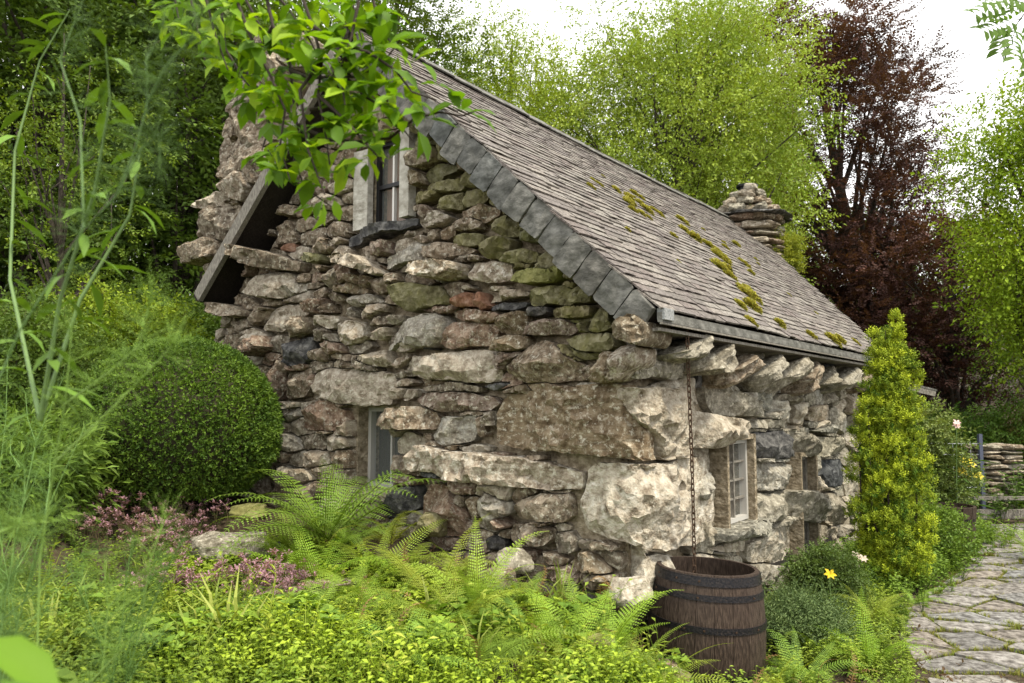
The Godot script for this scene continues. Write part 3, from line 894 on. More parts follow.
var fronds := []
func fern(at: Vector3, size: float, n: int, open: float, col: Color, label: String, seed_: int, group := "") -> Node3D:
	var rng := rng_of(seed_)
	var t := thing("fern", at, label, "fern", group)
	var m: StandardMaterial3D = M.leaf.duplicate()
	m.albedo_color = col.linear_to_srgb()
	n = int(n * 1.35)
	for k in n:
		var az := TAU * k / n + rng.randf_range(-.45, .45)
		var s := size * rng.randf_range(.65, 1.1)
		var bs := Basis(Vector3.UP, az) * Basis(Vector3.RIGHT, open * rng.randf_range(.4, 1.2)) * Basis(Vector3.UP, rng.randf_range(-.7, .7)) * Basis.from_scale(Vector3.ONE * s)
		put("frond", fronds[rng.randi() % fronds.size()], m, t, Transform3D(bs, Vector3(rng.randf_range(-.03, .03), 0, rng.randf_range(-.03, .03))))
	return t

# ------------------------------------------------------------------ the house
func build_house():
	house = Node3D.new()
	house.name = "stone_cottage"
	add_child(house)
	var o := hw(0, 0, 0)
	house.transform = Transform3D(Basis(Vector3(cos(YAW), 0, sin(YAW)), Vector3.UP, Vector3(-sin(YAW), 0, cos(YAW))), o)
	tag(house, "rubble stone cottage with a mossy slate roof and small windows", "cottage")
	# gable wall
	var gw := Node3D.new(); gw.name = "gable_wall"; house.add_child(gw)
	gw.position = Vector3(0, 0, -WALL_B)
	var gable := PackedVector2Array([Vector2(-5.42, -.2), Vector2(-.36, -.2), Vector2(-.36, 2.40), Vector2(-2.8, RIDGE - .14), Vector2(-2.95, RIDGE - .3), Vector2(-5.42, 2.14)])
	var up_win := Rect2(-2.80, 3.17, .40, .78)
	var low_win := Rect2(-2.99, .98, .56, .68)
	put("mortar", wall_mesh(gable, [up_win, low_win], .5), M.mortar, gw, Transform3D(Basis(), Vector3(0, 0, -.075)))
	var used := [rect_poly(up_win), rect_poly(low_win), rect_poly(Rect2(-2.98, 3.20, .18, .72)), rect_poly(Rect2(-2.40, 3.22, .15, .74)), rect_poly(Rect2(-3.05, 3.05, .85, .13))]
	var k := 0
	for s in GABLE:
		k += 1
		var p := to_poly(s[2])
		used.append(p)
		lay_stone(gw, Transform3D(), s[0], s[1] * 1.25 + .02, p, 100 + k)
	# great stones that turn the corner
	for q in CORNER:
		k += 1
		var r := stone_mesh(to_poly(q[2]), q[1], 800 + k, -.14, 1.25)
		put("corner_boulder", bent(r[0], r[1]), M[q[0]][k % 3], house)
	used.append(rect_poly(Rect2(-.74, .80, .6, .48)))
	used.append(rect_poly(Rect2(-1.40, 1.30, 1.2, .46)))
	fill_wall(gw, Transform3D(), PackedVector2Array([Vector2(-5.40, .25), Vector2(-.36, .2), Vector2(-.36, 2.38), Vector2(-2.8, RIDGE - .18), Vector2(-2.95, RIDGE - .34), Vector2(-5.40, 2.12)]), used, Vector2(.31, .135), gable_kind, 7)
	# window reveals of lime render
	var b := MB.new()
	b.box(Transform3D(Basis(Vector3.UP, .06), Vector3(-2.89, 3.54, .0)), Vector3(.17, .70, .07))
	put("window_reveal", b.done(), M.render, gw)
	b = MB.new()
	b.box(Transform3D(Basis(Vector3.UP, -.1), Vector3(-2.335, 3.59, .01)), Vector3(.12, .74, .08))
	put("window_reveal", b.done(), M.render, gw)
	var sl := stone_mesh(PackedVector2Array([Vector2(-3.03, 3.06), Vector2(-2.6, 3.10), Vector2(-2.2, 3.13), Vector2(-2.2, 3.19), Vector2(-2.6, 3.19), Vector2(-3.03, 3.15)]), .2, 901)
	put("window_sill", sl[0], M.d[0], gw, Transform3D(Basis(), Vector3(sl[1].x, sl[1].y, 0)))
	sl = stone_mesh(PackedVector2Array([Vector2(-2.98, .90), Vector2(-2.3, .88), Vector2(-2.3, .975), Vector2(-2.98, .975)]), .1, 902, -.3)
	put("window_sill", sl[0], M.l[0], gw, Transform3D(Basis(), Vector3(sl[1].x, sl[1].y, 0)))
	window(gw, up_win, -.10, M.black, .035, 2, 2, M.white, M.pane_backing, "upper sash window with pale glazing bars")
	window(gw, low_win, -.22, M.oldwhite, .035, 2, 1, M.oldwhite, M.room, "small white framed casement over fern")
	# long wall under the eaves
	var sw := Node3D.new(); sw.name = "side_wall"; house.add_child(sw)
	sw.transform = Transform3D(Basis(Vector3(0, 0, -1), Vector3.UP, Vector3(1, 0, 0)), Vector3(-WALL_A, 0, 0))
	var w1 := Rect2(1.62, .74, .54, .66)
	var w2 := Rect2(3.45, .20, .46, .98)
	var side := PackedVector2Array([Vector2(.26, -.2), Vector2(LEN_EAVE - .2, -.2), Vector2(LEN_EAVE - .2, 2.2), Vector2(.26, 2.2)])
	put("mortar", wall_mesh(side, [w1, w2], .5), M.mortar, sw, Transform3D(Basis(), Vector3(0, 0, -.05)))
	used = [rect_poly(w1.grow(.07)), rect_poly(w2.grow(.07))]
	for w in [w1, w2]:
		b = MB.new()
		for e in [[w.position.x - .02, w.get_center().y, .04, w.size.y + .08], [w.end.x + .025, w.get_center().y, .05, w.size.y + .08], [w.get_center().x, w.end.y + .02, w.size.x, .04]]:
			b.box(Transform3D(Basis(), Vector3(e[0], e[1], .02)), Vector3(e[2], e[3], .24))
		put("window_surround", b.done(), M.mortar, sw)
	for s in SIDE:
		k += 1
		var p := to_poly(s[2])
		used.append(p)
		lay_stone(sw, Transform3D(), s[0], s[1], p, 300 + k)
	fill_wall(sw, Transform3D(), PackedVector2Array([Vector2(1.1, .0), Vector2(LEN_EAVE - .22, .0), Vector2(LEN_EAVE - .22, 2.15), Vector2(.30, 2.15), Vector2(.30, 1.85), Vector2(1.1, 1.8)]), used, Vector2(.42, .2), side_kind, 8)
	for q in [[.62, 2.02, .50, .20, .30], [1.12, 1.97, .50, .22, .38], [1.66, 1.96, .52, .24, .42], [2.24, 1.93, .54, .28, .40], [2.90, 1.95, .52, .26, .3], [3.5, 1.93, .5, .26, .45], [4.15, 1.94, .56, .24, .25], [4.85, 1.93, .6, .26, .35], [5.5, 1.95, .5, .24, .3]]:
		k += 1
		put("corbel", boulder(q[2], q[3], .62, 5200 + k, .16, 12, 5.0, .035), M[["k", "g", "k"][k % 3]][k % 3], sw, Transform3D(Basis(Vector3.BACK, q[4]) * Basis(Vector3.RIGHT, -.12), Vector3(q[0], q[1], .10)))
	sl = stone_mesh(PackedVector2Array([Vector2(1.46, .64), Vector2(2.34, .64), Vector2(2.34, .735), Vector2(1.46, .735)]), .34, 903, -.25)
	put("window_sill", sl[0], M.k[1], sw, Transform3D(Basis(), Vector3(sl[1].x, sl[1].y, 0)))
	window(sw, w1, .05, M.paint, .035, 2, 4, M.timber, M.pane_backing, "white framed leaded window in the long wall")
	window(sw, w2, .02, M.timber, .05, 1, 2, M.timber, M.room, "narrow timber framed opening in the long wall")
	# the two walls out of sight
	b = MB.new()
	b.box(Transform3D(Basis(), Vector3(-5.3, 1.0, -LEN_EAVE / 2 - .4)), Vector3(.4, 2.4, LEN_EAVE - .1))
	put("back_wall", b.done(), M.mortar, house)
	put("far_wall", wall_mesh(PackedVector2Array([Vector2(-5.42, -.2), Vector2(-.36, -.2), Vector2(-.36, 2.2), Vector2(-2.8, RIDGE - .2), Vector2(-5.42, 2.2)]), [], .4), M.mortar, house, Transform3D(Basis(), Vector3(0, 0, -LEN_EAVE + .4)))
	put("floor", box_mesh(Vector3(5.0, .1, 6.0)), M.room, house, Transform3D(Basis(), Vector3(-2.8, .2, -3.3)))
	# stones heaped along the verge of the other slope, and its board
	var cw := Node3D.new(); cw.name = "verge_coping"; house.add_child(cw)
	cw.position = Vector3(0, 0, -.12)
	for s in COPING:
		k += 1
		lay_stone(cw, Transform3D(), "g" if s[0] == "k" else s[0], s[1] * .8, grown(to_poly(s[2]), .03), 600 + k, -.3)
	var heap := [[-5.38, 3.29, 0.46, 0.20, 0.1],
		[-5.07, 3.53, 0.42, 0.26, 0.5],
		[-4.75, 3.71, 0.36, 0.20, 0.1],
		[-4.52, 3.85, 0.32, 0.20, 0.2],
		[-4.70, 4.10, 0.40, 0.34, 0.7],
		[-4.75, 4.39, 0.36, 0.34, 0.5],
		[-4.48, 4.54, 0.38, 0.30, 0.8],
		[-4.29, 4.76, 0.36, 0.30, 0.8],
		[-4.00, 4.92, 0.36, 0.26, 0.7],
		[-3.73, 5.04, 0.36, 0.24, 0.6],
		[-5.08, 3.07, 0.40, 0.22, 0.4],
		[-4.91, 3.36, 0.40, 0.30, 0.8],
		[-4.43, 4.20, 0.34, 0.30, 0.4],
		[-4.15, 4.52, 0.30, 0.30, 0.4]
	]
	for h in heap:
		k += 1
		put("stone", boulder(h[2], h[3], .42, 700 + k, .22, 10, 3.4, .05), M[["g", "k", "l"][k % 3]][k % 3], cw, Transform3D(Basis(Vector3.BACK, h[4]), Vector3(h[0], h[1], -.08)))
	b = MB.new()
	var p0 := Vector3(-2.9, RIDGE - .18, 0); var p1 := Vector3(-4.94, RIDGE - .18 - 2.04 * .938, 0)
	var along := (p1 - p0).normalized()
	b.box(Transform3D(Basis(along, along.cross(Vector3.BACK) * -1.0, Vector3.BACK), (p0 + p1) / 2 + Vector3(0, -.04, .10)), Vector3(p0.distance_to(p1), .12, .05))
	put("verge_board", b.done(), M.timber, house)
	build_roof()
	build_chimney()

# a stone made on the unrolled wall, bent round the house corner
func bent(m: ArrayMesh, c: Vector2) -> ArrayMesh:
	var arr := m.surface_get_arrays(0)
	var v: PackedVector3Array = arr[Mesh.ARRAY_VERTEX]
	var n: PackedVector3Array = arr[Mesh.ARRAY_NORMAL]
	for k in v.size():
		var w := v[k].x + c.x
		var t := clampf(w / .12 * .5 + .5, 0.0, 1.0)
		var turn := t * PI / 2
		var on := Vector3(-.26 + minf(w, 0.0), 0, -.22) if w < 0.0 else Vector3(-.26, 0, -.22 - w)
		var out := Vector3(sin(turn), 0, cos(turn))
		v[k] = on + out * v[k].z + Vector3(0, v[k].y + c.y, 0)
		n[k] = Vector3(n[k].x * cos(turn) + n[k].z * sin(turn), n[k].y, -n[k].x * sin(turn) + n[k].z * cos(turn))
	arr[Mesh.ARRAY_VERTEX] = v
	arr[Mesh.ARRAY_NORMAL] = n
	var o := ArrayMesh.new()
	o.add_surface_from_arrays(Mesh.PRIMITIVE_TRIANGLES, arr)
	return o

func grown(q: PackedVector2Array, by: float) -> PackedVector2Array:
	var o := Geometry2D.offset_polygon(q, by)
	return o[0] if o else q

func rect_poly(r: Rect2) -> PackedVector2Array:
	return PackedVector2Array([r.position, r.position + Vector2(r.size.x, 0), r.end, r.position + Vector2(0, r.size.y)])

func box_mesh(s: Vector3) -> ArrayMesh:
	var b := MB.new()
	b.box(Transform3D(), s)
	return b.done()

func gable_kind(c: Vector2, rng: RandomNumberGenerator) -> String:
	var under := (EAVE + (RIDGE - EAVE) * (-c.x) / HALF) - c.y
	if c.x > -2.3 and c.y > 2.0 and under < 1.0 + .3 * n_coarse.get_noise_2d(c.x * 20, c.y * 20) and rng.randf() < .75: return "m"
	var r := rng.randf()
	if c.x < -2.2: return "l" if r < .45 else "g" if r < .85 else "r"
	return "g" if r < .5 else "l" if r < .7 else "b" if r < .82 else "r" if r < .97 else "d"

func side_kind(c: Vector2, rng: RandomNumberGenerator) -> String:
	var r := rng.randf()
	return "k" if r < .55 else "p" if r < .97 else "d"

func window(parent: Node3D, r: Rect2, z: float, mat: Material, bar: float, nx: int, ny: int, barmat: Material, behind: Material, label: String):
	var w := Node3D.new(); w.name = "window"
	parent.add_child(w, true)
	w.set_meta("label", label)
	w.position = Vector3(r.position.x + r.size.x / 2, r.position.y + r.size.y / 2, z)
	var hx := r.size.x / 2; var hy := r.size.y / 2
	var b := MB.new()
	b.box(Transform3D(Basis(), Vector3(-hx + bar / 2, 0, 0)), Vector3(bar, hy * 2, .06))
	b.box(Transform3D(Basis(), Vector3(hx - bar / 2, 0, 0)), Vector3(bar, hy * 2, .06))
	b.box(Transform3D(Basis(), Vector3(0, hy - bar / 2, 0)), Vector3(hx * 2 - bar * 2, bar, .058))
	b.box(Transform3D(Basis(), Vector3(0, -hy + bar / 2, 0)), Vector3(hx * 2 - bar * 2, bar, .058))
	if ny == 2: b.box(Transform3D(Basis(), Vector3(0, 0, .004)), Vector3(hx * 2 - bar * 2, bar, .05))
	# frame, bars, panes and what hangs inside are pieces of one window
	var m := b.done()
	var arr := put("window", m, mat, w)
	arr.name = "frame"
	b = MB.new()
	var iw := r.size.x - bar * 2; var ih := r.size.y - bar * 2
	for k in range(1, nx): b.box(Transform3D(Basis(), Vector3(-iw / 2 + iw * k / nx, 0, .002)), Vector3(.02, ih, .034))
	for k in range(1, ny): b.box(Transform3D(Basis(), Vector3(0, -ih / 2 + ih * k / ny, .0)), Vector3(iw, .014, .026))
	if nx * ny > 1: put("glazing_bar", b.done(), barmat, w)
	for i in nx:
		for j in ny:
			var g := MB.new()
			var x0 := -iw / 2 + iw * i / nx; var y0 := -ih / 2 + ih * j / ny
			g.quad(Vector3(x0, y0, -.008), Vector3(x0 + iw / nx, y0, -.008), Vector3(x0 + iw / nx, y0 + ih / ny, -.008), Vector3(x0, y0 + ih / ny, -.008))
			put("pane", g.done(), M.glass, w)
	# folded sheet behind the glass: brown cloth, elsewhere near-black painting the unlit room
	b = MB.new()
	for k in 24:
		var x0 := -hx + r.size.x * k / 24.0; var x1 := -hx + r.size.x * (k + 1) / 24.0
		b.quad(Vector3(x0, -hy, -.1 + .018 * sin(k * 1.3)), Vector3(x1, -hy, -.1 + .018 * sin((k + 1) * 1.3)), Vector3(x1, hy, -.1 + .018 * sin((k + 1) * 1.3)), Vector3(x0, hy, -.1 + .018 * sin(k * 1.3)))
	put("pane_backing", b.done(), behind, w)

func slope_at(t: float, b: float, off: float) -> Vector3:
	var sag := -.05 * sin(PI * clampf(b / LEN_RIDGE, 0, 1)) * t + .018 * n_coarse.get_noise_2d(t * 25.0, b * 8.0)
	return Vector3(-HALF * t, lerpf(EAVE, RIDGE, t) + sag, -b) + Vector3(.684, .729, 0) * off

func slope_end(t: float) -> float:
	return lerpf(LEN_EAVE, LEN_RIDGE, pow(t, .85))

func build_roof():
	var rng := rng_of(77)
	var roof := Node3D.new(); roof.name = "roof"; house.add_child(roof)
	# boarding under the slates, both slopes
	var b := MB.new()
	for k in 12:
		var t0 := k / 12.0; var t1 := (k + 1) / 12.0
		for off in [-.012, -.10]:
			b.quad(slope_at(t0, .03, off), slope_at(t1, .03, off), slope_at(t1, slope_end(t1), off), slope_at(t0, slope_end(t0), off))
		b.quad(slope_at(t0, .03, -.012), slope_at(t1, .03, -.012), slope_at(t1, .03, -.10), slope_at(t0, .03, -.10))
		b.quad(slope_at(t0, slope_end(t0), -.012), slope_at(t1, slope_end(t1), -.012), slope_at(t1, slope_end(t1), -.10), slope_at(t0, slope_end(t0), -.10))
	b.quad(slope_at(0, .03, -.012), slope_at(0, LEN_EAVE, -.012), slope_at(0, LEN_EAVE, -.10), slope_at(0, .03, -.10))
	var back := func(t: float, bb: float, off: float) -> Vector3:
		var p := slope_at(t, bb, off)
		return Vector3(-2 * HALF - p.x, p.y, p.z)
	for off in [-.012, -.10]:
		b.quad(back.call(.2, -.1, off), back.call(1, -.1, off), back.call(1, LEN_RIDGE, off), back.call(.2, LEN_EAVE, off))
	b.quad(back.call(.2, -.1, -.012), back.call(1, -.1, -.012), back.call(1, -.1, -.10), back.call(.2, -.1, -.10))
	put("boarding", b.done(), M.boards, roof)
	# slates: a few cut shapes, laid course over course
	var cuts := []
	var sizes := []
	for k in 10:
		var w := .13 + .014 * k
		var m := MB.new()
		var tone := rng.randf_range(.62, 1.3)
		m.ink = Color(tone * rng.randf_range(.98, 1.06), tone * .97, tone * rng.randf_range(.96, 1.02))
		var h := .011; var l := .2
		var j := [rng.randf_range(-.009, .009), rng.randf_range(-.009, .009), rng.randf_range(-.009, .009)]
		var bot := [Vector3(-w / 2, 0, j[0]), Vector3(0, 0, j[1]), Vector3(w / 2, 0, j[2]), Vector3(w / 2, 0, -l), Vector3(-w / 2, 0, -l)]
		for q in 5:
			m.quad(bot[q], bot[(q + 1) % 5], bot[(q + 1) % 5] + Vector3(0, h, 0), bot[q] + Vector3(0, h, 0))
		m.quad(bot[0] + Vector3(0, h, 0), bot[1] + Vector3(0, h, 0), bot[2] + Vector3(0, h, 0), bot[3] + Vector3(0, h, 0)); m.tri(bot[0] + Vector3(0, h, 0), bot[3] + Vector3(0, h, 0), bot[4] + Vector3(0, h, 0))
		cuts.append(m.done(false, true)); sizes.append(w)
	var courses := 44
	var all := []
	for i in courses:
		var t := (i - .25) / courses
		var at := -.015 + rng.randf() * .04
		var end := slope_end(maxf(t, 0)) + .02
		while at < end:
			var c := rng.randi() % 10
			var w: float = sizes[c]
			var p := slope_at(t, at + w / 2, .026 + rng.randf_range(-.004, .005))
			var bs := Basis(Vector3(0, 0, -1), Vector3(.684, .729, 0), Vector3(.729, -.684, 0)) * Basis(Vector3.RIGHT, -.10 + rng.randf_range(-.02, .02)) * Basis(Vector3.UP, rng.randf_range(-.03, .03)) * Basis(Vector3.BACK, rng.randf_range(-.015, .015))
			all.append([p.distance_to(Vector3(-.5, 1.6, 4.2)), c, Transform3D(bs, p)])
			at += w + .004
	all.sort_custom(func(x, y): return x[0] < y[0])
	var st := SurfaceTool.new()
	for k in all.size():
		if k < 300: put("slate", cuts[all[k][1]], M.slate, roof, all[k][2])
		else: st.append_from(cuts[all[k][1]], 0, all[k][2])
	var rest := put("far_slates", st.commit(), M.slate, roof)
	rest.set_meta("kind", "stuff")
	st = SurfaceTool.new()
	for i in range(9, 44):
		var t := (i - .25) / 44.0
		var at := 0.0
		while at < lerpf(LEN_EAVE, LEN_RIDGE, t):
			var c := rng.randi() % 10
			var p: Vector3 = back.call(t, at + sizes[c] / 2, .026)
			p.x -= .684 * .052
			st.append_from(cuts[c], 0, Transform3D(Basis(Vector3(0, 0, 1), Vector3(-.684, .729, 0), Vector3(-.729, -.684, 0)) * Basis(Vector3.RIGHT, -.10), p))
			at += sizes[c] + .004
	rest = put("back_slates", st.commit(), M.slate, roof)
	rest.set_meta("kind", "stuff")
	# ridge tiles
	var at := -.03
	while at < LEN_RIDGE - .1:
		var m := MB.new()
		for sg in [-1.0, 1.0]:
			m.box(Transform3D(Basis(Vector3.BACK, sg * -.76), Vector3(sg * .045, -.04, -.2)), Vector3(.12, .014, .405))
		put("ridge_tile", m.done(), M.verge, roof, Transform3D(Basis(Vector3.BACK, rng.randf_range(-.02, .02)), slope_at(1, at, 0) + Vector3(0, .075, 0)))
		at += .412
	# slates hung on the face of the verge
	var down := Vector3(-.684, -.729, 0)
	var n := 19
	for k in n:
		var t0 := (k + .02) / n; var t1 := (k + .98) / n
		var drop := .235 + rng.randf_range(-.03, .03); var drop2 := drop + rng.randf_range(-.02, .02)
		var a0 := slope_at(t0, 0, .015); var a1 := slope_at(t1, 0, .015)
		var q := [a0, a1, a1 + down * drop2, a0 + down * drop]
		if k == 0: q[3] = a0 + down * drop * .55 + Vector3(-.03, -.05, 0)
		var poly := PackedVector2Array()
		for e in 4: poly.append(Vector2(q[e].x, q[e].y))
		var r := stone_mesh(poly, .026, 7000 + k, -.012, .22)
		put("verge_slate", r[0], M.verge, roof, Transform3D(Basis(Vector3.UP, rng.randf_range(-.03, .03)), Vector3(r[1].x, r[1].y, -.006 + rng.randf_range(-.008, .008))))
	# fascia and its moulding along the eave, lead cap on the corner
	var fe := LEN_EAVE + .02
	put("fascia", box_mesh(Vector3(.03, .06, fe)), M.verge, roof, Transform3D(Basis(Vector3.BACK, .05), Vector3(.022, EAVE - .045, -fe / 2 - .02)))
	put("fascia_moulding", box_mesh(Vector3(.014, .012, fe)), M.timber, roof, Transform3D(Basis(), Vector3(.03, EAVE - .082, -fe / 2 - .02)))
	put("soffit", box_mesh(Vector3(.3, .02, fe - .1)), M.timber, roof, Transform3D(Basis(), Vector3(-.14, EAVE - .115, -fe / 2)))
	put("lead_cap", box_mesh(Vector3(.05, .07, .13)), M.oldlead, roof, Transform3D(Basis(), Vector3(.028, EAVE - .025, -.09)))
	# cushions of moss on the slates
	var spots := [[.59, 2.56, .09], [.54, 2.48, .10], [.63, 2.12, .055], [.61, 2.2, .045], [.60, 2.75, .11], [.57, 2.9, .08], [.66, 3.3, .08], [.64, 3.5, .07], [.49, 2.35, .08], [.45, 2.3, .06], [.43, 2.6, .06],
		[.50, 1.7, .05], [.56, 3.2, .06], [.52, 3.4, .09], [.49, 3.7, .10], [.44, 3.8, .08], [.40, 3.6, .09], [.36, 3.5, .08], [.30, 3.2, .10], [.26, 3.05, .12], [.22, 2.85, .12], [.17, 2.7, .10], [.62, 4.2, .08], [.58, 4.5, .07], [.55, 4.9, .09], [.48, 4.7, .08],
		[.40, 4.6, .07], [.60, 5.6, .08], [.53, 5.9, .07], [.45, 5.5, .06], [.08, 2.2, .11], [.06, 2.45, .09], [.10, 2.05, .08], [.03, 1.5, .06], [.02, 3.2, .09], [.03, 3.9, .10], [.02, 4.6, .09], [.03, 5.3, .08], [.04, 5.9, .09], [.24, 1.6, .04], [.33, 1.35, .035], [.57, 2.62, .08], [.55, 2.7, .07], [.52, 2.55, .06], [.51, 2.42, .07], [.47, 2.5, .05], [.62, 3.0, .07], [.59, 3.05, .06], [.47, 3.6, .08], [.42, 3.7, .07], [.38, 3.45, .08], [.33, 3.35, .08], [.28, 3.15, .09], [.24, 2.95, .09], [.19, 2.8, .09], [.15, 2.6, .08], [.12, 2.45, .07], [.35, 4.2, .06], [.28, 4.9, .05], [.70, 2.6, .04], [.2, 5.2, .05]]
	var cush := []
	for k in 4: cush.append(moss_mesh(900 + k))
	var mm := leafy(.2, .9)
	mm.albedo_color = lin(.38, .35, .06)
	for s in spots:
		var sc: float = s[2] * rng.randf_range(.5, 1.05)
		s = [s[0] + rng.randf_range(-.03, .03), s[1] + rng.randf_range(-.18, .18)]
		if s[0] < .01: s[0] = .015
		put("moss_clump", cush[rng.randi() % 4], mm, roof, Transform3D(Basis(Vector3(0, 0, -1), Vector3(.684, .729, 0), Vector3(.729, -.684, 0)) * Basis(Vector3.UP, rng.randf_range(-.5, .5)) * Basis.from_scale(Vector3(sc * rng.randf_range(.6, 1.0), sc * .55, sc * rng.randf_range(.8, 1.5))), slope_at(s[0], s[1], .03)))

func moss_mesh(seed_: int) -> ArrayMesh:
	var rng := rng_of(seed_)
	var b := MB.new()
	for k in 260:
		var d := Vector3(rng.randfn(), absf(rng.randfn()) * .8, rng.randfn()).normalized()
		var r := 1.0 + .45 * n_coarse.get_noise_3dv(d * 20.0 + Vector3(seed_, 0, 0))
		var t := rng.randf_range(.55, 1.35)
		b.ink = Color(t * rng.randf_range(.85, 1.2), t, t * rng.randf_range(.6, 1.2))
		var p := d * r
		var s := Vector3(rng.randfn(), rng.randfn(), rng.randfn()).normalized() * .22
		b.tri(p * .75 + s, p * .75 - s, p * 1.12)
		var s2 := d.cross(s)
		b.tri(p * .75 + s2, p * .75 - s2, p * 1.08)
	b.ink = Color(.5, .55, .4)
	for k in 12:
		var a := TAU * k / 12; var e := TAU * (k + 1) / 12
		b.tri(Vector3(cos(a), 0, sin(a)) * .95, Vector3(cos(e), 0, sin(e)) * .95, Vector3(0, .85, 0))
	return b.done(false, true)

func build_chimney():
	var rng := rng_of(88)
	var ch := Node3D.new(); ch.name = "chimney"; house.add_child(ch)
	ch.position = Vector3(-HALF + .18, -.36, -LEN_RIDGE + .3)
	ch.scale = Vector3(1.16, 1.0, 1.16)
	var b := MB.new()
	b.tube(PackedVector3Array([Vector3(0, 4.0, 0), Vector3(0, 5.45, 0)]), [.5, .34], 12)
	put("core", b.done(), M.mortar, ch)
	var y := 4.25
	var row := 0
	while y < 5.28:
		var h := rng.randf_range(.07, .2)
		var r := .56 - (y - 4.25) * .07
		var n := 9
		for k in n:
			var an := TAU * (k + .5 * (row % 2)) / n + rng.randf_range(-.06, .06)
			var kind: String = ["r", "k", "l", "g", "r"][rng.randi() % 5]
			put("stone", boulder(.36 + .12 * rng.randf(), h * 1.08, .3, 2000 + row * 20 + k, .2, 7, 3.6, .025), M[kind][rng.randi() % 3], ch, Transform3D(Basis(Vector3.UP, an + PI / 2), Vector3(cos(an) * (r - .1), y + h / 2, -sin(an) * (r - .1))))
		y += h
		row += 1
	for k in 6:
		var an := TAU * k / 6
		put("drip_slab", boulder(.62, .07, .62, 2300 + k, .1, 5, 6.0), M.d[k % 3], ch, Transform3D(Basis(Vector3.UP, an) * Basis(Vector3.BACK, -.12), Vector3(cos(an) * .32, y + .02, -sin(an) * .32)))
	y += .06
	for q in 3:
		var r: float = [.42, .34, .24][q]
		var n: int = [8, 7, 5][q]
		for k in n:
			var an := TAU * (k + .5 * q) / n + rng.randf_range(-.1, .1)
			put("stone", boulder(.28 + .1 * rng.randf(), .2, .28, 2400 + q * 20 + k, .22, 7, 3.0, .025), M[["l", "k", "g"][rng.randi() % 3]][rng.randi() % 3], ch, Transform3D(Basis(Vector3.UP, an + PI / 2), Vector3(cos(an) * (r - .08), y + .06 + q * .14, -sin(an) * (r - .08))))
	b = MB.new()
	b.tube(PackedVector3Array([Vector3(0, y + .35, 0), Vector3(0, y + .53, 0)]), [.14, .13], 14)
	b.tube(PackedVector3Array([Vector3(0, y + .50, 0), Vector3(0, y + .54, 0)]), [.16, .16], 14)
	put("flue_pot", b.done(), M.black, ch)
	put("stone", boulder(.2, .16, .2, 2477, .12, 4, 3.0), M.p[0], ch, Transform3D(Basis(), Vector3(.12, y + .44, .16)))

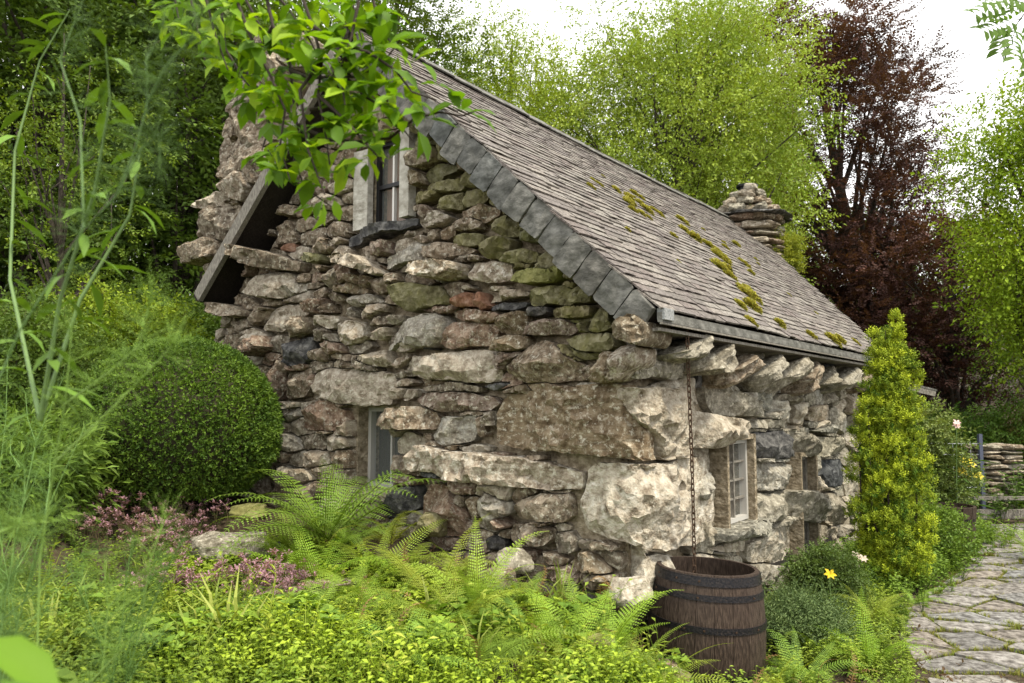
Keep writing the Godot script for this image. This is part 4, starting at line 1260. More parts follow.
# ------------------------------------------------------------------ barrel and chain
func build_barrel():
	var at := Vector3(1.215, -.07, -4.95)
	var t := thing("barrel", at, "dark wooden water barrel with black iron hoops under the hanging chain", "barrel")
	t.rotation = Vector3(0, .2, -.045)
	t.scale = Vector3(1.04, 1.04, 1.04)
	var prof := func(y: float) -> float:
		return .35 - .10 * pow((y - .27) / .43, 2.0) * (.46 if y > .27 else .9)
	var n := 20
	for k in n:
		var b := MB.new()
		var tone := rng_of(k + 50).randf_range(.85, 1.18)
		b.ink = Color(tone, tone * .98, tone * .97)
		var rows := []
		for j in 9:
			var y := .02 + .68 * j / 8.0
			var r: float = prof.call(y)
			var row := []
			for q in 5:
				var an := TAU * (k + .012 + .976 * q / 4.0) / n
				row.append(b.p(Vector3(cos(an) * r, y, sin(an) * r)))
			for q in 5:
				var an := TAU * (k + .988 - .976 * q / 4.0) / n
				row.append(b.p(Vector3(cos(an) * (r - .026), y, sin(an) * (r - .026))))
			rows.append(row)
		for j in 8:
			for q in 10:
				b.t(rows[j][q], rows[j + 1][q], rows[j + 1][(q + 1) % 10]); b.t(rows[j][q], rows[j + 1][(q + 1) % 10], rows[j][(q + 1) % 10])
		for j in [0, 8]:
			for q in 4: b.t(rows[j][q], rows[j][q + 1], rows[j][8 - q]); b.t(rows[j][q], rows[j][8 - q], rows[j][9 - q])
		put("stave", b.done(false, true), M.stave, t)
	for h in [[.665, .052], [.575, .034], [.40, .036], [.13, .036], [.035, .045]]:
		var b := MB.new()
		var rows := []
		for j in 4:
			var y: float = h[0] + h[1] * [-.5, -.5, .5, .5][j]
			var r: float = prof.call(y) + [.0, .006, .006, .0][j]
			var row := []
			for q in 48: row.append(b.p(Vector3(cos(TAU * q / 48) * r, y, sin(TAU * q / 48) * r)))
			rows.append(row)
		for j in 3:
			for q in 48: b.t(rows[j][q], rows[j + 1][q], rows[j + 1][(q + 1) % 48]); b.t(rows[j][q], rows[j + 1][(q + 1) % 48], rows[j][(q + 1) % 48])
		put("hoop", b.done(), M.hoop, t)
	for y in [.04, .58]:
		var b := MB.new()
		for q in 32: b.tri(Vector3(cos(TAU * q / 32) * .275, y, sin(TAU * q / 32) * .275), Vector3(cos(TAU * (q + 1) / 32) * .275, y, sin(TAU * (q + 1) / 32) * .275), Vector3(0, y, 0))
		put("bottom" if y < .1 else "water", b.done(), M.stave if y < .1 else M.water, t)
	for k in 22:
		var an := rng_of(k + 400).randf() * TAU
		var y: float = [.665, .575, .40][k % 3]
		var b := MB.new()
		var r: float = prof.call(y) + .008
		b.box(Transform3D(Basis(), Vector3.ZERO), Vector3(.009, .009, .009))
		put("rivet", b.done(), M.rust, t, Transform3D(Basis(Vector3.UP, an), Vector3(cos(an) * r, y, sin(an) * r)))
	# rain chain
	var top := Vector3(1.145, 2.19, -4.93)
	var foot := Vector3(1.165, .60, -4.96)
	var c := thing("rain_chain", foot, "rusty iron chain hanging from the eave down into the barrel", "chain")
	var ring := MB.new()
	var rows := []
	for k in 14:
		var an := TAU * k / 14
		var cen := Vector3(cos(an) * .011, sin(an) * .011 + (.012 if sin(an) > 0 else -.012), 0)
		var out := Vector3(cos(an), sin(an), 0)
		var row := []
		for q in 5: row.append(ring.p(cen + (out * cos(TAU * q / 5) + Vector3.BACK * sin(TAU * q / 5)) * .0042))
		rows.append(row)
	for k in 14:
		for q in 5:
			ring.t(rows[k][q], rows[(k + 1) % 14][q], rows[(k + 1) % 14][(q + 1) % 5]); ring.t(rows[k][q], rows[(k + 1) % 14][(q + 1) % 5], rows[k][(q + 1) % 5])
	var link := ring.done(true)
	var count := 44
	for k in count:
		var s := k / (count - 1.0)
		put("link", link, M.rust, c, Transform3D(Basis(Vector3.UP, (k % 2) * PI / 2 + .5 + sin(k * 1.7) * .25), (top - foot) * s + Vector3(sin(s * 5) * .004, 0, 0)))
	var br := thing("chain_bracket", top + Vector3(.0, .0, 0), "orange red bracket under the gutter holding the chain", "bracket")
	var b2 := MB.new()
	b2.box(Transform3D(Basis(Vector3.UP, .9), Vector3(.01, .01, 0)), Vector3(.09, .028, .04))
	put("clamp", b2.done(), M.rust, br)
	b2 = MB.new()
	b2.tube(PackedVector3Array([Vector3(.02, .012, 0), Vector3(.12, .02, -.16), Vector3(.17, .03, -.24)]), [.008, .008, .007], 6)
	put("rod", b2.done(), M.orange, br)

# ------------------------------------------------------------------ ground, path, loose stones
func build_land():
	var b := MB.new()
	var xs := []
	var ds := []
	for k in range(-70, 71):
		var s := k / 70.0
		xs.append(s * 14.0 + signf(s) * pow(absf(s), 6.0) * 260.0)
	for k in 141:
		var s := k / 140.0
		ds.append(-6.0 + s * 30.0 + pow(s, 7.0) * 280.0)
	for d in ds:
		for x in xs:
			b.p(Vector3(x, land(x, -d), -d))
	for j in ds.size() - 1:
		for i in xs.size() - 1:
			var k := j * xs.size() + i
			b.t(k, k + xs.size() + 1, k + 1); b.t(k, k + xs.size(), k + xs.size() + 1)
	var o := put("ground", b.done(true), M.soil, self)
	tag(o, "dark garden soil under the planting", "", "", "structure")

func build_path():
	var path := Node3D.new(); path.name = "path"; add_child(path)
	tag(path, "crooked path of pale flagstones with green joints", "", "", "structure")
	var region := PackedVector2Array([Vector2(2.35, 4.2), Vector2(4.6, 4.2), Vector2(6.2, 7.2), Vector2(7.6, 9.6), Vector2(7.7, 10.9), Vector2(6.3, 10.9), Vector2(5.45, 9.0), Vector2(4.3, 7.6), Vector2(3.45, 6.7), Vector2(2.75, 5.6)])
	var rng := rng_of(91)
	var xf := []
	var cols := PackedColorArray()
	var k := 0
	for c in cells(region, Vector2(.50, .30), Vector2(1, 1.6), rng, .45):
		for p in Geometry2D.offset_polygon(c, -.017):
			if p.size() < 3 or area_of(p) < .012: continue
			k += 1
			for e in c.size():
				var u: Vector2 = c[e]; var v: Vector2 = c[(e + 1) % c.size()]
				for w in int(u.distance_to(v) / .028):
					var m := u.lerp(v, rng.randf()) + Vector2(rng.randfn(), rng.randfn()) * .009
					if n_coarse.get_noise_2d(m.x * 14.0, m.y * 14.0) < -.28: continue
					xf.append(Transform3D(Basis(Vector3.UP, rng.randf() * TAU) * Basis.from_scale(Vector3.ONE * rng.randf_range(.25, .62)), ground_at(m.x, m.y, -.002)))
					cols.append(mix_color(Color(.15, .21, .03), Color(.30, .28, .06), rng.randf()))
			var r := stone_mesh(p, .02, 5000 + k, -.05, .10)
			put("flagstone", r[0], M.flag[k % 3], path, Transform3D(Basis(Vector3.RIGHT, Vector3(0, 0, -1), Vector3.UP), Vector3(r[1].x, land(r[1].x, -r[1].y) + .002 + rng.randf() * .008, -r[1].y)))
	# tufts in the joints
	var tuft := grass_mesh(3, 14, .075)
	tag(scatter("joint_grass", tuft, M.leaf, xf, cols, self), "short grass and moss in the joints of the path", "grass", "", "stuff")

func grass_mesh(seed_: int, n: int, h: float) -> ArrayMesh:
	var rng := rng_of(seed_)
	var b := MB.new()
	for k in n:
		var az := rng.randf() * TAU
		var d := Vector3(cos(az), 0, sin(az))
		var at := d * rng.randf() * h * .35
		var l := h * rng.randf_range(.6, 1.3)
		var s := Vector3(-d.z, 0, d.x) * h * .035
		var t := rng.randf_range(.75, 1.25)
		b.ink = Color(t, t, t)
		var mid := at + Vector3(0, l * .6, 0) + d * l * .2
		b.quad(at - s, at + s, mid + s * .7, mid - s * .7)
		b.tri(mid - s * .7, mid + s * .7, at + Vector3(0, l * .85, 0) + d * l * .55)
	return b.done(false, true)

func loose(called: String, label: String, at: Vector3, s: Vector3, kind: String, seed_: int, turn := 0.0, cat := "rock", square := 4.0, tilt := 0.0):
	var t := put(called, boulder(s.x * 1.05, s.y * 1.1, s.z * 1.05, seed_, .12, 14, square, minf(.03, s.y * .2)), M[kind][seed_ % 3], self, Transform3D(Basis(Vector3.UP, turn) * Basis(Vector3.BACK, tilt), at))
	tag(t, label, cat)
	return t

func build_loose():
	loose("stone_block", "squared grey stone block among pink flowers below clipped bush", Vector3(-2.015, 0.588, -5.700), Vector3(.64, .30, .38), "k", 11, .5, "stone", 7.0)
	loose("slate_piece", "blue grey slate wedge leaning on squared stone block", Vector3(-1.705, 0.599, -5.720), Vector3(.07, .2, .22), "d", 12, .3, "stone", 6.0, .3)
	loose("stone_slab", "long flat brown slab below the squared stone block", Vector3(-1.349, 0.507, -4.950), Vector3(.74, .13, .42), "g", 13, .35, "stone", 7.0)
	loose("garden_step", "lowest of three thin stone steps before clipped bush", Vector3(-3.052, 0.840, -6.500), Vector3(.62, .07, .4), "g", 14, .2, "step", 7.0)
	loose("garden_step", "middle of three thin stone steps before clipped bush", Vector3(-3.086, 0.929, -6.750), Vector3(.6, .07, .4), "g", 15, .1, "step", 7.0)
	loose("garden_step", "topmost of three thin stone steps before clipped bush", Vector3(-3.133, 1.027, -7.000), Vector3(.6, .07, .4), "m", 16, .15, "step", 7.0)
	loose("mossy_rock", "dark mossy rock at the foot of clipped bush", Vector3(-2.103, 0.837, -6.100), Vector3(.36, .16, .3), "M", 17, .2)
	loose("mossy_rock", "orange mossy rock beside the fern by the barrel", Vector3(0.424, 0.386, -4.150), Vector3(.28, .17, .25), "M", 18, .3)
	loose("flat_rock", "flat reddish rock in front of the barrel", Vector3(0.810, 0.150, -4.450), Vector3(.42, .1, .32), "r", 19, .3, "rock", 6.0)
	loose("pale_rock", "pale rock wedged under the corner boulder behind the barrel", Vector3(0.728, 0.550, -4.720), Vector3(.3, .2, .25), "p", 20, .3)
	loose("paving_slab", "smooth pale paving slab lying beside golden yew", Vector3(3.001, -0.015, -6.500), Vector3(.56, .07, .52), "flag", 21, .35, "slab", 8.0)
	loose("low_rock", "brown rock under the upright fern by the wall", Vector3(-0.076, 0.569, -4.950), Vector3(.3, .2, .25), "g", 22, .6)
	loose("low_rock", "rounded brown rock among ferns below the gable window", Vector3(-0.610, 0.790, -5.750), Vector3(.34, .2, .26), "m", 23, .9)
	loose("low_rock", "small grey rock half buried in lime green ground cover", Vector3(0.020, 0.674, -5.050), Vector3(.26, .18, .2), "k", 24, .2)
	loose("edge_rock", "dark rock at the foot of lavender bush", Vector3(2.439, 0.002, -5.900), Vector3(.3, .14, .22), "k", 25, .4)

# ------------------------------------------------------------------ planting
func bush(called: String, label: String, at: Vector3, rad: Vector3, n: int, clump: float, per: float, mesh: Mesh, c0: Color, c1: Color, seed_: int, mat: Material = null, size := 1.0, rise := .3, group := ""):
	var rng := rng_of(seed_)
	var t := thing(called, at, label, "shrub", group)
	var b := MB.new()
	var clumps := []
	for k in n:
		var az := k * 2.39996 + rng.randf() * .4
		var v := 1.0 - 1.7 * (k + .5) / n
		var e := Vector3(0, rad.y, 0) + Vector3(cos(az) * sqrt(maxf(0.0, 1 - v * v)), v, sin(az) * sqrt(maxf(0.0, 1 - v * v))) * rad * rng.randf_range(.5, .95)
		e.y = maxf(e.y, .1)
		b.tube(PackedVector3Array([Vector3(rng.randf_range(-.06, .06), -.05, rng.randf_range(-.06, .06)), Vector3(e.x * .35, e.y * .5, e.z * .35), e]), [.018, .012, .004], 4)
		var cr := clump * rng.randf_range(.7, 1.3)
		clumps.append([e, Vector3(cr, cr * .75, cr)])
	put("stems", b.done(true), M.twig, t)
	crown(clumps, per, mesh, mat if mat else M.leaf, c0, c1, rng, t, rise, size, "foliage")
	return t

func build_topiary(leaf: Mesh):
	var at: Vector3 = ground_at(-2.922, 6.700)
	var t := thing("clipped_bush", at, "tightly clipped dark green domed bush beside the gable", "shrub")
	var rng := rng_of(301)
	var mid := Vector3(0, .70, 0)
	var shape := func(d: Vector3) -> Vector3:
		return mid + d * Vector3(.83, .73, .80) * (1.0 + .05 * n_coarse.get_noise_3dv(d * 14.0) + .03 * n_coarse.get_noise_3dv(d * 42.0))
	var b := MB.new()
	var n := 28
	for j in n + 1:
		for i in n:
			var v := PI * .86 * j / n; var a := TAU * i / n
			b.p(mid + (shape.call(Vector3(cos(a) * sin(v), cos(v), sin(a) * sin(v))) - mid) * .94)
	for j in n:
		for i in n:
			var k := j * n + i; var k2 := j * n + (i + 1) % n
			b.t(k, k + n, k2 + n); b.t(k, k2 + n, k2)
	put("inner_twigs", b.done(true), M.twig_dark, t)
	b = MB.new()
	b.tube(PackedVector3Array([Vector3(0, -.1, 0), Vector3(.01, .3, 0)]), [.07, .05], 7)
	put("stem", b.done(true), M.bark, t)
	var xf := []
	var tones := PackedFloat32Array()
	for k in 19000:
		var d := Vector3(rng.randfn(), rng.randfn(), rng.randfn()).normalized()
		if d.y < -.82: continue
		var p: Vector3 = mid + (shape.call(d) - mid) * rng.randf_range(.95, 1.02)
		xf.append(Transform3D(aim(d + Vector3(rng.randf_range(-.6, .6), rng.randf_range(-.4, .7), rng.randf_range(-.6, .6)), rng.randf() * TAU, rng.randf_range(.7, 1.25)), p))
		tones.append(clampf(rng.randf() * .8 + .45 * n_coarse.get_noise_3dv(d * 25.0), 0, 1))
	baked("foliage", leaf, M.leaf, xf, tones, Color(.06, .12, .018), Color(.18, .29, .035), t)

func build_yew():
	var at: Vector3 = ground_at(3.501, 7.150)
	var t := thing("golden_yew", at, "narrow upright golden green yew at the end of the eave", "shrub")
	var rng := rng_of(401)
	# a spray of short needles on an upright shoot
	var b := MB.new()
	for k in 8:
		var s := (k + 1) / 8.0
		var az := k * 2.4
		var d := Vector3(cos(az), .9, sin(az))
		var tn := rng.randf_range(.75, 1.2)
		b.ink = Color(tn, tn, tn * .9)
		simple_leaf(b, Vector3(0, s * .085, 0), d, Vector3.UP, .04 * (1.15 - .4 * s), .014)
	var spray := b.done(false, true)
	var cols_ := []
	for k in 24:          # upright columns of growth of uneven height
		var az := rng.randf() * TAU
		var r := sqrt(rng.randf()) * .18
		cols_.append([Vector3(cos(az) * r, 0, sin(az) * r), (2.44 - r * .7 if cos(az) * r > -.08 else 1.85) + rng.randf_range(-.35, .08)])
	cols_.append([Vector3(.08, 0, .05), 2.56]); cols_.append([Vector3(-.04, 0, .08), 2.35]); cols_.append([Vector3(-.22, 0, .12), 1.8]); cols_.append([Vector3(.2, 0, .1), 2.2]); cols_.append([Vector3(-.27, 0, .02), 1.6])
	var st := MB.new()
	st.tube(PackedVector3Array([Vector3(0, -.1, 0), Vector3(.02, .5, 0), Vector3(0, 1.8, 0)]), [.06, .05, .01], 7)
	for q in cols_: st.tube(PackedVector3Array([Vector3(q[0].x * .2, .12, q[0].z * .2), Vector3(q[0].x, .7, q[0].z), Vector3(q[0].x, q[1] - .05, q[0].z)]), [.014, .012, .003], 4)
	put("stems", st.done(true), M.twig, t)
	var xf := []
	var tones := PackedFloat32Array()
	for q in cols_:
		var y := .12
		while y < q[1] - .04:       # knobs of dense shoots one above another
			var az := rng.randf() * TAU
			var w := .09 * (1.0 - pow(y / q[1], 4.0) * .85) * (1.0 if y > .5 else .5 + y)
			var c: Vector3 = q[0] + Vector3(cos(az) * w, y, sin(az) * w)
			var gold := rng.randf()
			var kr := rng.randf_range(.04, .075) * (1.0 if y < q[1] - .4 else .75)
			for k in 40:
				var d := Vector3(rng.randfn(), rng.randfn() * .8 + .5, rng.randfn()).normalized()
				xf.append(Transform3D(aim(d + Vector3(0, 1.1, 0), rng.randf() * TAU, rng.randf_range(.5, .85)), c + d * kr * pow(rng.randf(), .4)))
				tones.append(clampf(gold * .6 + rng.randf() * .45 - .06, 0, 1))
			y += rng.randf_range(.07, .11)
	baked("foliage", spray, M.needle, xf, tones, Color(.05, .125, .012), Color(.52, .60, .032), t)

func thread_spray(b: MB, at: Vector3, dir: Vector3, n: int, l: float, rng: RandomNumberGenerator):
	for k in n:
		var d := (dir * 1.2 + Vector3(rng.randfn(), rng.randfn(), rng.randfn()) * .75).normalized()
		var e := at + d * l * rng.randf_range(.5, 1.1)
		var s := d.cross(Vector3(rng.randfn(), rng.randfn(), rng.randfn())).normalized() * .0006
		var t := rng.randf_range(.7, 1.3)
		b.ink = Color(t, t, t)
		b.tri(at - s, at + s, e)
		for q in 3:
			var f := at.lerp(e, .3 + .2 * q)
			var d2 := (d + Vector3(rng.randfn(), rng.randfn(), rng.randfn()) * .8).normalized()
			b.tri(f - s * .7, f + s * .7, f + d2 * l * .3)

func fennel(label: String, foot: Vector3, paths: Array, col: Color, seed_: int):
	var rng := rng_of(seed_)
	var t := thing("fennel", foot, label, "fennel", "")
	var sm := leafy(.5, .5)
	sm.albedo_color = lin(col.r * 1.3, col.g * 1.25, col.b * 1.6)
	var lm := leafy(.6, .6)
	lm.albedo_color = lin(col.r, col.g, col.b)
	for ps in paths:
		var b := MB.new()
		var pts := PackedVector3Array()
		var rr := []
		for k in ps.size():
			pts.append(ps[k] - foot)
			rr.append(lerpf(.0022, .0010, k / maxf(1.0, ps.size() - 1.0)))
		b.tube(pts, rr, 6)
		var f := MB.new()
		for k in range(1, pts.size()):
			for q in 3:
				var at := pts[k - 1].lerp(pts[k], (q + rng.randf()) / 3.0)
				thread_spray(f, at, (Vector3(rng.randfn(), .35, rng.randfn())).normalized(), 13, .10, rng)
		thread_spray(f, pts[pts.size() - 1], (pts[pts.size() - 1] - pts[pts.size() - 2]).normalized(), 16, .09, rng)
		put("stem", b.done(true, true), sm, t)
		put("feathery_leaves", f.done(false, true), lm, t)

func build_branch():
	hang("leafy bright green branch hanging down before the gable window", 501, [
		[Vector3(-0.810, 3.116, -2.350), Vector3(-0.783, 2.970, -2.330), Vector3(-0.755, 2.873, -2.310), Vector3(-0.695, 2.744, -2.300), Vector3(-0.683, 2.638, -2.300), Vector3(-0.657, 2.524, -2.270), Vector3(-0.661, 2.417, -2.250), Vector3(-0.623, 2.331, -2.240), Vector3(-0.536, 2.267, -2.220)],
		[Vector3(-0.695, 2.725, -2.300), Vector3(-0.618, 2.677, -2.250), Vector3(-0.555, 2.667, -2.220), Vector3(-0.455, 2.658, -2.200), Vector3(-0.380, 2.695, -2.180), Vector3(-0.329, 2.748, -2.150)],
		[Vector3(-0.660, 2.540, -2.280), Vector3(-0.546, 2.472, -2.220), Vector3(-0.445, 2.458, -2.200), Vector3(-0.359, 2.463, -2.180), Vector3(-0.282, 2.512, -2.150), Vector3(-0.208, 2.522, -2.130), Vector3(-0.144, 2.507, -2.120), Vector3(-0.108, 2.511, -2.100)],
		[Vector3(-0.514, 2.830, -2.250), Vector3(-0.480, 2.711, -2.200), Vector3(-0.444, 2.594, -2.180), Vector3(-0.370, 2.542, -2.150), Vector3(-0.286, 2.436, -2.120)],
		[Vector3(-0.687, 3.116, -2.350), Vector3(-0.606, 2.970, -2.300), Vector3(-0.514, 2.846, -2.250), Vector3(-0.425, 2.808, -2.220), Vector3(-0.362, 2.851, -2.200)],
		[Vector3(-0.665, 2.455, -2.260), Vector3(-0.712, 2.408, -2.260), Vector3(-0.744, 2.455, -2.260)],
		[Vector3(-0.629, 2.596, -2.300), Vector3(-0.547, 2.604, -2.280), Vector3(-0.489, 2.555, -2.260), Vector3(-0.445, 2.516, -2.240)]])
	hang("shadier leafy branch hanging before the rough stone coping", 502, [
		[Vector3(-1.023, 3.208, -2.500), Vector3(-0.993, 3.053, -2.480), Vector3(-0.959, 2.869, -2.450), Vector3(-0.882, 2.746, -2.420), Vector3(-0.814, 2.669, -2.400)],
		[Vector3(-0.755, 2.873, -2.310), Vector3(-0.823, 2.797, -2.350), Vector3(-0.840, 2.694, -2.380)],
		[Vector3(-0.918, 3.177, -2.450), Vector3(-0.883, 3.020, -2.420), Vector3(-0.820, 2.906, -2.400), Vector3(-0.763, 2.836, -2.360)],
		[Vector3(-1.190, 3.269, -2.600), Vector3(-1.149, 3.138, -2.600), Vector3(-1.095, 2.983, -2.550), Vector3(-1.054, 2.860, -2.520)],
		[Vector3(-1.310, 3.330, -2.700), Vector3(-1.225, 3.147, -2.650), Vector3(-1.172, 2.990, -2.600)],
		[Vector3(-0.883, 2.780, -2.420), Vector3(-0.814, 2.686, -2.400), Vector3(-0.779, 2.578, -2.380), Vector3(-0.796, 2.489, -2.360)],
		[Vector3(-0.849, 3.112, -2.400), Vector3(-0.741, 2.981, -2.380), Vector3(-0.651, 2.852, -2.360), Vector3(-0.596, 2.743, -2.340)],
		[Vector3(-0.602, 3.147, -2.400), Vector3(-0.518, 2.987, -2.360), Vector3(-0.475, 2.832, -2.320)]])
	hang("dense leafy branch hanging across the gable's peak and roof edge", 503, [
		[Vector3(-0.673, 3.025, -2.200), Vector3(-0.641, 2.930, -2.200), Vector3(-0.596, 2.809, -2.180), Vector3(-0.559, 2.692, -2.160), Vector3(-0.566, 2.581, -2.150), Vector3(-0.541, 2.473, -2.140), Vector3(-0.520, 2.363, -2.120)],
		[Vector3(-0.480, 2.994, -2.150), Vector3(-0.449, 2.886, -2.150), Vector3(-0.466, 2.753, -2.130), Vector3(-0.496, 2.643, -2.120), Vector3(-0.475, 2.531, -2.100)],
		[Vector3(-0.596, 2.809, -2.180), Vector3(-0.511, 2.733, -2.150), Vector3(-0.416, 2.697, -2.120), Vector3(-0.334, 2.634, -2.100), Vector3(-0.282, 2.561, -2.080), Vector3(-0.212, 2.529, -2.060)],
		[Vector3(-0.890, 3.055, -2.250), Vector3(-0.856, 2.942, -2.250), Vector3(-0.795, 2.798, -2.220), Vector3(-0.724, 2.664, -2.200), Vector3(-0.670, 2.548, -2.180), Vector3(-0.676, 2.435, -2.160), Vector3(-0.642, 2.328, -2.150)],
		[Vector3(-0.400, 3.025, -2.200), Vector3(-0.419, 2.903, -2.180), Vector3(-0.390, 2.784, -2.160), Vector3(-0.333, 2.713, -2.140)],
		[Vector3(-1.021, 3.086, -2.300), Vector3(-0.969, 2.970, -2.300), Vector3(-0.925, 2.829, -2.280), Vector3(-0.874, 2.707, -2.260)],
		[Vector3(-0.566, 2.581, -2.150), Vector3(-0.479, 2.495, -2.120), Vector3(-0.397, 2.400, -2.100), Vector3(-0.359, 2.356, -2.100)],
		[Vector3(-0.559, 2.692, -2.160), Vector3(-0.616, 2.592, -2.140), Vector3(-0.583, 2.407, -2.120), Vector3(-0.527, 2.270, -2.100)]])

func hang(label: String, seed_: int, roots: Array):
	var rng := rng_of(seed_)
	var home: Vector3 = roots[0][0]
	var t := thing("overhanging_branch", home, label, "branch")
	var leaves := []
	for k in 4:
		var b := MB.new()
		b.ink = Color.WHITE
		var tn: float = [.85, 1.0, 1.15, .95][k]
		b.ink = Color(tn, tn, tn)
		leaf_into(b, Vector3(0, .008, 0), Vector3.UP, Vector3.BACK, .086, .042, [.3, .15, .4, .25][k], [.12, .28, .05, .35][k])
		b.ink = Color(.8, .8, .5)
		b.tube(PackedVector3Array([Vector3.ZERO, Vector3(0, .01, 0)]), [.0012, .0009], 3)
		leaves.append(b.done(true, true))
	var greens := []
	for c in [Color(.14, .28, .014), Color(.20, .36, .018), Color(.30, .46, .022), Color(.10, .20, .014)]:
		var m: StandardMaterial3D = M.gloss.duplicate()
		m.albedo_color = c.linear_to_srgb()
		greens.append(m)
	var made := 0
	for r in roots:
		var pts := PackedVector3Array()
		var rr := []
		for k in r.size():
			pts.append(r[k] - home)
			rr.append(lerpf(.0065, .0022, k / (r.size() - 1.0)))
		var b := MB.new()
		b.tube(pts, rr, 6)
		put("twig", b.done(true), M.twig, t)
		for k in range(2 if r.size() > 3 else 1, pts.size()):
			var l := pts[k].distance_to(pts[k - 1])
			var n := maxi(1, int(l / .026))
			for q in n:
				var at := pts[k - 1].lerp(pts[k], (q + rng.randf()) / n)
				var spur := at + Vector3(rng.randfn(), rng.randfn() * .7, rng.randfn()).normalized() * rng.randf_range(.015, .06)
				if made > 296: break
				for w in 2 + rng.randi() % 2:
					if made > 296: break
					var d := ((spur - at).normalized() * .6 + Vector3(rng.randfn() * .7, rng.randfn() * .5 - .15, rng.randfn() * .7)).normalized()
					var bs := aim(d, rng.randf() * TAU, rng.randf_range(.65, 1.15))
					# leaves lie with their faces towards the sky
					var x := d.cross(Vector3(rng.randf_range(-.5, .5), 1, rng.randf_range(-.5, .5) + .5)).normalized()
					bs = Basis(x, d, x.cross(d)).scaled_local(Vector3.ONE * rng.randf_range(.62, 1.12))
					put("leaf", leaves[rng.randi() % 4], greens[rng.randi() % 4], t, Transform3D(bs, spur))
					made += 1

